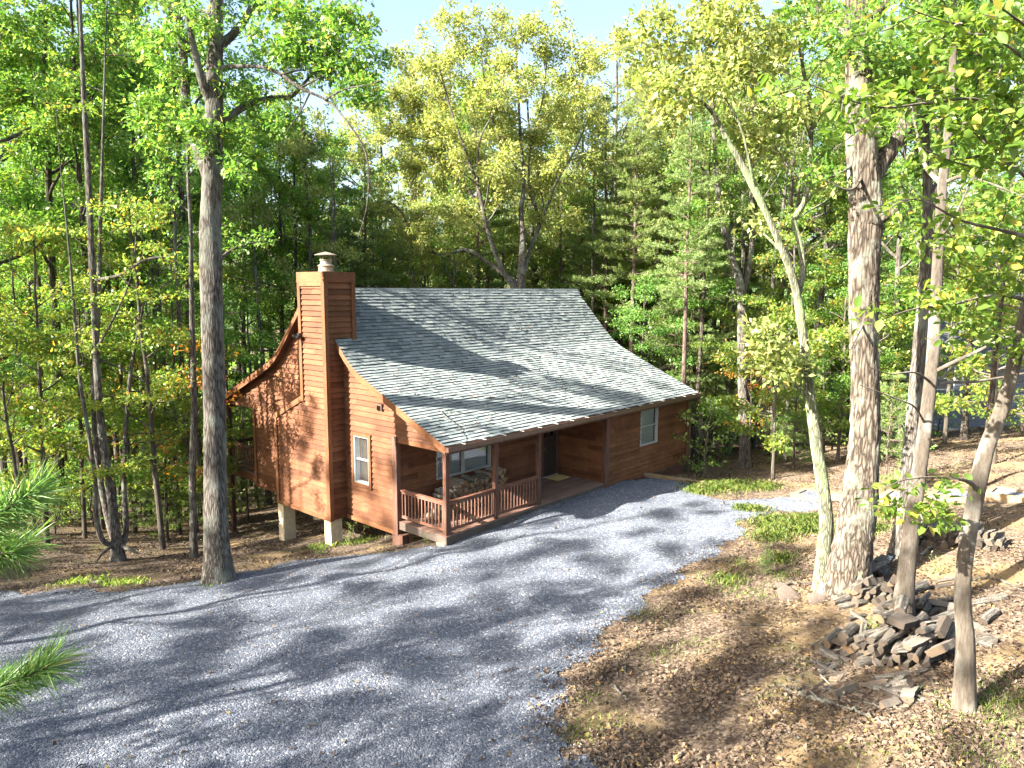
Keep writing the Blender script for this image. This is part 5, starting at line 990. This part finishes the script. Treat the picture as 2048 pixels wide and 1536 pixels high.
def top(p, h): return np.array([p[0], p[1], gz(p[0], p[1])+h])
put_log(PLANK, top(P1+A1*.25-pp1*.12, .58), A1-np.array([0, 0, .18]), .105, .62, .12, 'squared grey block lying on top of the nearest heap')
put_log(LOGS[7], top(P1+A1*.3+pp1*.14, .60), A1-np.array([0, 0, .15]), .10, .66, .2, 'broad grey half log beside the squared block on the nearest heap')
put_log(LOGS[6], top(P1+A1*.3-pp1*.45, .46), A1-np.array([0, 0, .2]), .075, .6, -.4, 'slim bark-covered log leaning on the right side of the nearest heap')
put_log(PLANK, top(P1+A1*.15-pp1*.72, .24), A1-np.array([0, 0, .12]), .115, .55, -.7, 'tan wedge-shaped block at the right foot of the nearest heap, by the leaning tree')
put_log(LOGS[8], top(P1+A1*.75+pp1*.1, .62), A1+pp1*.3, .09, .6, .3, 'cracked grey log lying highest at the back of the nearest heap')
P2 = on_ground(1742, 1206); A2 = hz(1690, 1180, 1800, 1122, P2[2])
stack(P2, A2, 8, 4, .15, .46, 'dark split log in the middle heap, at the foot of the thick oak', 'firewood in the middle heap', 23, slope=1)
stack(on_ground(1815, 1232), A2*.6+A1, 6, 3, .15, .5, 'dark split log in the middle heap, at the foot of the thick oak', 'firewood in the middle heap', 24, slope=1)
put_log(ROUND[1], top(on_ground(1742, 1175), .42), A2, .075, 1.25, 0, 'long weathered log lying across the top of the middle heap')
stack(on_ground(1748, 1150), A2, 4, 3, .16, .5, 'split log in the small stack just right of the thick oak', 'firewood just right of the thick oak', 25, slope=1)
P3 = on_ground(1895, 1088); A3 = hz(1885, 1092, 1925, 1055, P3[2])
stack(P3, A3, 11, 4, .145, .5, 'round pale log in the far heap below the timber path', 'firewood in the far heap', 26, roundp=.85, slope=1)
stack(on_ground(1975, 1098), A3, 5, 3, .15, .5, 'dark log in the rightmost heap below the timber path', 'dark firewood below the timber path', 27, slope=1)
for i, (x, y, dx, dy, L, rd, lab) in enumerate([(1880, 1205, 60, -14, .55, .075, 'dark log lying level behind the leaning tree'), (1900, 1250, 70, -12, .55, .085, 'thick bark-covered log behind the nearest heap'), (1955, 1280, 60, -8, .4, .06, 'pale peeled log just right of the leaning tree'), (1690, 1385, 50, -22, .45, .06, 'split piece lying on the leaves in front of the nearest heap'),
        (1745, 1372, 40, -6, .38, .055, 'orange-brown split piece lying before the nearest heap'), (1905, 1160, 60, -10, .6, .06, 'thin log lying between slender and leaning trees'), (1655, 1345, 60, -30, .4, .05, 'grey splintered piece at the left foot of the nearest heap'), (1820, 1395, 20, -40, .35, .09, 'short rotten chunk on the leaves below the nearest heap'), (1700, 1215, -60, 10, .45, .07, 'split log at the left foot of the middle heap')]):
    p = on_ground(x, y); q = on_ground(x+dx, y+dy); put_log(LOGS[i % 10], p+np.array([0, 0, rd*.6]), q-p, rd, L, i*1.3, lab)
tr = np.random.default_rng(77)
for i in range(46):
    x, y = [(1760, 1250), (1850, 1230), (1690, 1330), (1800, 1385), (1915, 1265), (1745, 1180)][i % 6]; x += tr.normal(0, 38); y += tr.normal(0, 17); p = on_ground(x, y); a = unit(A1+np.array([*tr.normal(0, .8, 2), tr.normal(0, .12)])); rd = tr.uniform(.035, .075)
    put_log(LOGS[tr.integers(10)] if tr.random() < .75 else ROUND[tr.integers(3)], p+np.array([0, 0, rd*.8+(.10 if i % 6 in (0, 1) and tr.random() < .5 else 0)]), a, rd, tr.uniform(.28, .62), tr.uniform(0, 6.28), 'loose grey split piece tumbled on the ground among the heaps', 'loose pieces around the heaps')
for i in range(70):
    x, y = [(1640, 1370), (1740, 1400), (1830, 1410), (1640, 1310)][i % 4]; p = on_ground(x+tr.normal(0, 45), y+tr.normal(0, 22)); a = unit(np.array([*tr.normal(0, 1, 2), tr.normal(0, .1)])); put_log(LOGS[tr.integers(10)], p+np.array([0, 0, .02]), a, tr.uniform(.01, .022), tr.uniform(.12, .35), tr.uniform(0, 6.28), 'small bark chip or splinter on the leaves before the nearest heap', 'bark chips before the nearest heap', name='bark_chip', cat='wood chip')
for i, (x, y, x2, y2, L, rd) in enumerate([(1845, 1235, 1930, 1212, .95, .07), (1860, 1262, 1925, 1240, .8, .08), (1930, 1215, 2000, 1200, .8, .06), (1780, 1262, 1850, 1228, .8, .065), (1660, 1222, 1730, 1196, .8, .06), (1850, 1180, 1930, 1165, .9, .05), (1900, 1300, 1985, 1285, .7, .06), (1800, 1205, 1860, 1180, .75, .075), (1960, 1255, 1995, 1225, .6, .07)]):
    p = on_ground(x, y); q = on_ground(x2, y2); c = (p+q)/2+np.array([0, 0, rd*.8+.10*(i % 3 == 1)]); put_log(LOGS[(i*3) % 10] if i % 2 else ROUND[i % 3], c, q-p, rd, L, i*1.1, 'long grey weathered log strewn behind the nearest heap', 'long logs strewn behind the nearest heap')
# number plate lying on the small stack
pc = top(on_ground(1777, 1142), .27); pe = tag(empty('number_plate', tuple(pc)), 'small black plate with white number 106, propped among the logs right of the thick oak', 'number plate')
nv = unit(CAM-pc)*.8+np.array([0, 0, .75]); nv = unit(nv); xv = unit(np.cross([0, 0, 1], nv)); xv = unit(xv*.35+np.cross(nv, xv)*.94); yv = np.cross(nv, xv); pe.matrix_world = Matrix.Translation(Vector(tuple(pc))) @ Matrix((xv, yv, nv)).transposed().to_4x4()
m = MB(); m.box(-.15, .15, -.075, .075, -.012, 0.); m.build('plate', M['black_metal'], pe)
fc = bpy.data.curves.new('digits', 'FONT'); fc.body = '106'; fc.size = .125; fc.align_x = 'CENTER'; fc.align_y = 'CENTER'; fc.extrude = .002; fc.materials.append(M['paint_white']); fo = bpy.data.objects.new('digits', fc); col.objects.link(fo); dme = bpy.data.meshes.new_from_object(fo.evaluated_get(bpy.context.evaluated_depsgraph_get())); bpy.data.objects.remove(fo); fo = link('digits', dme, pe); fo.location = (0, 0, .004)
# ---------------------------------------------------------------- timber path, edging
PA = on_ground(1582, 999); PB = on_ground(2085, 1004); pd = (PB-PA)*np.array([1, 1, 0]); PL = np.linalg.norm(pd); pd /= PL; pn = np.array([-pd[1], pd[0], 0])
if (pn@(CAM-PA)) > 0: pn = -pn
nsec = 5; tmb = ['lowest', 'second', 'third', 'fourth', 'topmost']
V = []; Fq = []
for i in range(nsec):
    a = PA+pd*PL*i/nsec; b = PA+pd*(PL*(i+1)/nsec-.02); z = max(gz(*(a+(b-a)*.5)[:2]), gz(*(a+(b-a)*.8)[:2]))+.07; h = .16
    for (side, nm) in ((0., 'near'), (.95, 'far')):
        m = MB(); p = a+pn*side; q = b+pn*side; hh = h+(.08 if side == 0 else 0); m.beam((p[0], p[1], 0), (q[0], q[1], 0), .14, hh); o = m.build('landscape_timber', M['timber'], None, bevel=.008); o.location = (0, 0, z-hh/2+.004*(i % 2)+(.02 if side == 0 else 0))
        tag(o, f'squared tan timber edging the {nm} side of the {tmb[i]} section of the gravel path', 'timber')
    m = MB(); p = a+pn*.08+pd*.07; q = a+pn*.87+pd*.07; m.beam((p[0], p[1], 0), (q[0], q[1], 0), .14, h+.05); o = m.build('landscape_timber', M['timber'], None, bevel=.008); o.location = (0, 0, z-h/2-.035); tag(o, f'timber riser across the start of the {tmb[i]} section of the gravel path', 'timber')
    n = len(V); 
    for p in (a+pn*.071+pd*.141, b+pn*.071, b+pn*.878, a+pn*.878+pd*.141): V.append((p[0], p[1], z-.05))
    Fq.append([n, n+1, n+2, n+3])
tag(link('gravel_path', np_mesh('gravel_path', np.array(V), np.array(Fq), M['gravel'])), kind='structure')
for (pa, pb, lab) in (((h2w(10.15, -.02, -.19)), at_z(1408, 967, -.2), 'grey timber holding back gravel at the right end of the cabin'), (at_z(1408, 969, -.21), at_z(1383, 987, -.22), 'short timber stub at the grass beside the gravel edge')):
    m = MB(); m.beam(pa, pb, .14, .15); tag(m.build('landscape_timber', M['timber'], None, bevel=.008), lab, 'timber')
# ---------------------------------------------------------------- fallen branches, rocks, small plants
def branch(rows, rad, label, name='fallen_branch', cat='branch', m='bark_grey', world=None):
    P = np.array([on_ground(*q) for q in rows] if world is None else world); P[:, 2] += rad*.8+.015; S_ = smooth_path(P, 6*len(P)); r = np.random.default_rng(len(label)); S_[1:-1] += r.normal(0, rad*.4, (len(S_)-2, 3))
    t = Tree(len(label)); t.tube(S_, np.linspace(rad, rad*.45, len(S_)), 7)
    for k in range(2): j = r.integers(4, len(S_)-3); d = unit(S_[j+1]-S_[j]+r.normal(0, .6, 3)*np.array([1, 1, .15])); L = np.linalg.norm(S_[-1]-S_[0])*.22; t.tube([S_[j], S_[j]+d*L*.5, S_[j]+d*L+np.array([0, 0, -.0])], [rad*.5, rad*.4, rad*.2], 5)
    return tag(link(name, t.trunk_mesh(name, M[m])), label, cat)
branch([(1572, 1384), (1625, 1402), (1680, 1418), (1725, 1432), (1766, 1452)], .032, 'long pale bare branch lying on the leaves before the nearest heap')
branch([(1228, 1372), (1238, 1386), (1256, 1402)], .022, 'short whitish branch piece on leaves right of the driveway')
branch([(1228, 1326), (1248, 1335), (1250, 1349)], .016, 'small forked white twig at the gravel edge', name='fallen_twig', cat='twig')
branch([(1480, 1252), (1520, 1252), (1560, 1258)], .014, 'thin dry stick among leaves left of the middle heap', name='fallen_twig', cat='twig')
branch([(1395, 1428), (1420, 1445), (1445, 1462)], .009, 'thin curved twig on sunlit leaves, low centre of the yard', name='fallen_twig', cat='twig')
branch([(1550, 1328), (1580, 1333), (1605, 1340)], .02, 'stout dry stick left of the nearest heap')
branch([(1570, 1465), (1600, 1480), (1618, 1490)], .012, 'thin pale twig below the long bare branch', name='fallen_twig', cat='twig')
branch([(1545, 1180), (1590, 1168), (1630, 1172)], .035, 'surface root curling from the foot of the mossy tree', name='tree_root', cat='root', m='bark_smooth')
branch([(1930, 1165), (1985, 1160), (2045, 1185)], .03, 'bent grey branch on the bank behind the leaning tree')
branch([(1840, 1115), (1865, 1095), (1890, 1080)], .035, 'curved grey branch leading up to the far heap')
branch([(175, 1164), (200, 1168), (222, 1166)], .05, 'short flat log at the gravel edge left of the forked tree', m='bark_smooth')
def roof_pt(px, py):
    v = ray(px, py); nz = np.array([0, 0, 1.])-.44*HW; d0 = (h2w(0, -.3, 2.60)-CAM)@nz/(v@nz); return CAM+v*d0
branch(None, .012, 'bare twig with dead leaves lying on the lower roof slope', name='fallen_twig', cat='twig', world=[roof_pt(*q)+np.array([0, 0, .01]) for q in ((878, 822), (895, 838), (918, 856), (926, 872), (930, 888))])
def roof_leaves():
    r = np.random.default_rng(9); n = 900; u = r.uniform(0, 13.2, n); w = r.uniform(.0, 5.5, n)*r.uniform(.2, 1, n)**.5; k = (u > 1.2) | (w < 4.3); u, w = u[k], w[k]; z = np.array([roof_z(q) for q in w])+.05; P = np.array([h2w(a, b, c) for a, b, c in zip(u, w, z)])
    V, Fc = leafquads(P[:, :2], P[:, 2], r.uniform(.02, .055, len(P)), r); tag(link('roof_leaves', np_mesh('roof_leaves', V, Fc, M['dry_leaf'])), kind='stuff')
roof_leaves()
def rock(x, y, s, label, seed):
    r = np.random.default_rng(seed); bm_ = bpy.data.meshes.new('rock'); import bmesh; b = bmesh.new(); bmesh.ops.create_icosphere(b, subdivisions=3, radius=1.)
    ph = r.uniform(0, 6, 6)
    for v in b.verts: c = v.co; k = 1+.18*math.sin(c.x*2.3+ph[0])*math.cos(c.y*2.1+ph[1])+.12*math.sin(c.z*3.1+c.x*2+ph[2])+.05*math.sin(c.y*7+ph[3]); v.co = Vector((c.x*k*1.25, c.y*k, c.z*k*.62))
    b.to_mesh(bm_); b.free(); bm_.polygons.foreach_set('use_smooth', [True]*len(bm_.polygons)); bm_.materials.append(M['ash_stone']); o = link('rock', bm_); p = on_ground(x, y); o.location = tuple(p+np.array([0, 0, s*.02])); o.scale = (s, s, s); o.rotation_euler = (0, 0, r.uniform(0, 6)); tag(o, label, 'rock')
rock(1578, 1194, .24, 'rounded brown-grey rock at the left foot of the mossy tree', 1); rock(1632, 1202, .2, 'low mossy rock between the mossy tree and the middle heap', 2); rock(1567, 1176, .13, 'smaller rock behind the rounded brown-grey rock', 3)
def weed(x, y, h, n, m, label, seed):
    t = Tree(seed); r = t.r; p = on_ground(x, y)
    for i in range(n):
        a = r.uniform(0, 6.28); d = np.array([math.cos(a)*.35, math.sin(a)*.35, 1.]); pts = [np.zeros(3)]
        for k in range(4): d = unit(d+r.normal(0, .12, 3)); pts.append(pts[-1]+d*h*r.uniform(.7, 1.1)/4)
        t.tube(pts, np.linspace(.006, .002, 5), 4)
        for q in pts[1:]: t.clump(q, .09, 7, .6)
    e = empty('weed', tuple(p)); tag(e, label, 'weed'); link('stem', t.trunk_mesh('stem', M['bark_moss']), e); V, Fc = t.leaves(.055, .4); link('foliage', np_mesh('foliage', V, Fc, M[m]), e)
weed(690, 1094, .75, 3, 'leaf_maple', 'tall yellowish weed beside the front chimney pier', 41); weed(712, 1088, .9, 2, 'leaf_maple', 'thin leaning weed under the gable window', 42); weed(645, 1112, .5, 3, 'leaf_green', 'low weed at the gravel crest below the chimney', 43); weed(852, 1088, .4, 4, 'leaf_lime', 'small bright weed beneath the porch corner', 44)
weed(1880, 1150, .45, 4, 'leaf_lime', 'pale sprouting weed behind the leaning tree', 45); weed(1738, 1290, .5, 4, 'leaf_near', 'green vine sprouting over the ends of the nearest heap', 46); weed(1665, 1190, .35, 5, 'leaf_green', 'dark green weed at the foot of the thick oak', 47)
p = on_ground(1532, 1150); o = plant(p[0], p[1], 'ypine1', .13); placed.pop(); tag(o, 'knee-high pine seedling at the edge of the grass', 'pine seedling'); o.name = 'pine_seedling'
# ---------------------------------------------------------------- neighbouring house
nh = tag(empty('neighbour_house', (31., 46., gz(29, 44)-.3), R(-12)), 'dark grey-blue house with white trim half hidden in trees at the right edge', 'house'); zb = 3.45-gz(29, 44)+.3; zr_ = zb+3.0
m = MB(); siding(m, [(-9., 0.), (9., 0.), (9., zb), (-9., zb)], [(-5.4, -4.1, zb-2.6, zb-1.2), (-2.6, -1.3, zb-2.6, zb-1.2), (.6, 1.9, zb-2.6, zb-1.2)], lambda s, z, o: (s, -4-o, z), course=.22); siding(m, [(-4., 0.), (4., 0.), (4., zb), (0, zr_-.1), (-4., zb)], [], lambda s, z, o: (-9-o, s, z), course=.22); siding(m, [(-4., 0.), (4., 0.), (4., zb), (0, zr_-.1), (-4., zb)], [], lambda s, z, o: (9+o, s, z), course=.22); m.face([(-9, 4, 0), (9, 4, 0), (9, 4, zb), (-9, 4, zb)]); m.build('wall', M['neighbour_siding'], nh)
m = MB()
for sg in (-1, 1):
    P = [(-9.5, sg*4.6, zb-.4), (9.5, sg*4.6, zb-.4), (9.5, 0, zr_), (-9.5, 0, zr_)]; Q = [(a, b, c-.16) for a, b, c in P]; m.hexa(Q+P if sg < 0 else [Q[1], Q[0], Q[3], Q[2], P[1], P[0], P[3], P[2]])
m.build('roof', M['neighbour_roof'], nh)
m = MB(); m.box(-9.52, 9.52, -4.66, -4.61, zb-.62, zb-.38); m.build('fascia', M['white_vinyl'], nh)
for (a, b, c) in ((-5.4, -4.1, zb-2.6), (-2.6, -1.3, zb-2.6), (.6, 1.9, zb-2.6)): window('w', a, b, c, c+1.4, lambda s, z, o: (s, -4-o, z), frame_m='paint_white', parent=nh)
# ---------------------------------------------------------------- labels of the planted trees
def zone(x): return next(z for a, b, z in ZONES if a <= x < b)
buckets = {}
for (o, key, x, y, deep) in placed:
    px = proj((x, y, 1.))[0]; k = KIND[key]; look = LOOK[key]; z = zone(px)
    if px < -90 or px > 2240 or y < 16:
        tag(o, f'{look} along the outer left edge of the driveway' if px < 0 or y < 16 else f'{look} off the right edge of the yard', CAT[k], f'{look}s beyond the frame')
    elif deep: tag(o, f'{look} deep in the woods {z}', CAT[k], f'{look}s deep in the woods {z}')
    else: buckets.setdefault((z, look), []).append((px, o, k))
for (z, look), L in buckets.items():
    L.sort(key=lambda q: q[0])
    for i, (px, o, k) in enumerate(L):
        lab = f'{look} {z}' if len(L) == 1 else f'{ORD[i]} {look} from the left, {z}'
        tag(o, lab, CAT[k], f'{k.replace("_", " ")}s {z}')
# ---------------------------------------------------------------- light, sky, camera
sd = bpy.data.lights.new('sun', 'SUN'); sd.energy = SUN_E; sd.angle = R(.53); sd.color = (1., .93, .82); so = bpy.data.objects.new('sun', sd); col.objects.link(so); so.rotation_euler = Vector(tuple(SUNV)).to_track_quat('Z', 'Y').to_euler()
w = bpy.data.worlds.new('World'); scene.world = w; w.use_nodes = True; nt = w.node_tree; bg = nt.nodes['Background']; sk = nt.nodes.new('ShaderNodeTexSky'); sk.sky_type = 'NISHITA'; sk.sun_disc = False; sk.sun_elevation = SUN_EL; sk.sun_rotation = math.atan2(SUNV[0], SUNV[1]); sk.air_density = 1.; sk.dust_density = 3.5; sk.ozone_density = 1.
nt.links.new(sk.outputs[0], bg.inputs[0]); bg.inputs[1].default_value = SKY_E
cd = bpy.data.cameras.new('camera'); cd.sensor_width = 36; cd.lens = 36*F/2048; cd.clip_start = .1; cd.clip_end = 2000; co = bpy.data.objects.new('camera', cd); col.objects.link(co)
co.matrix_world = Matrix.Translation(Vector((0, 0, CAMZ))) @ Matrix((RTV, UPV, -FWD)).transposed().to_4x4() @ Matrix.Rotation(-ROLL, 4, 'Z'); scene.camera = co
scene.view_settings.view_transform = 'Standard'; scene.view_settings.look = 'None'; scene.view_settings.exposure = EXPO; scene.view_settings.gamma = 1
scene.cycles.max_bounces = 6; scene.cycles.diffuse_bounces = 4; scene.cycles.glossy_bounces = 2; scene.cycles.transmission_bounces = 4; scene.cycles.transparent_max_bounces = 6; scene.cycles.use_denoising = True
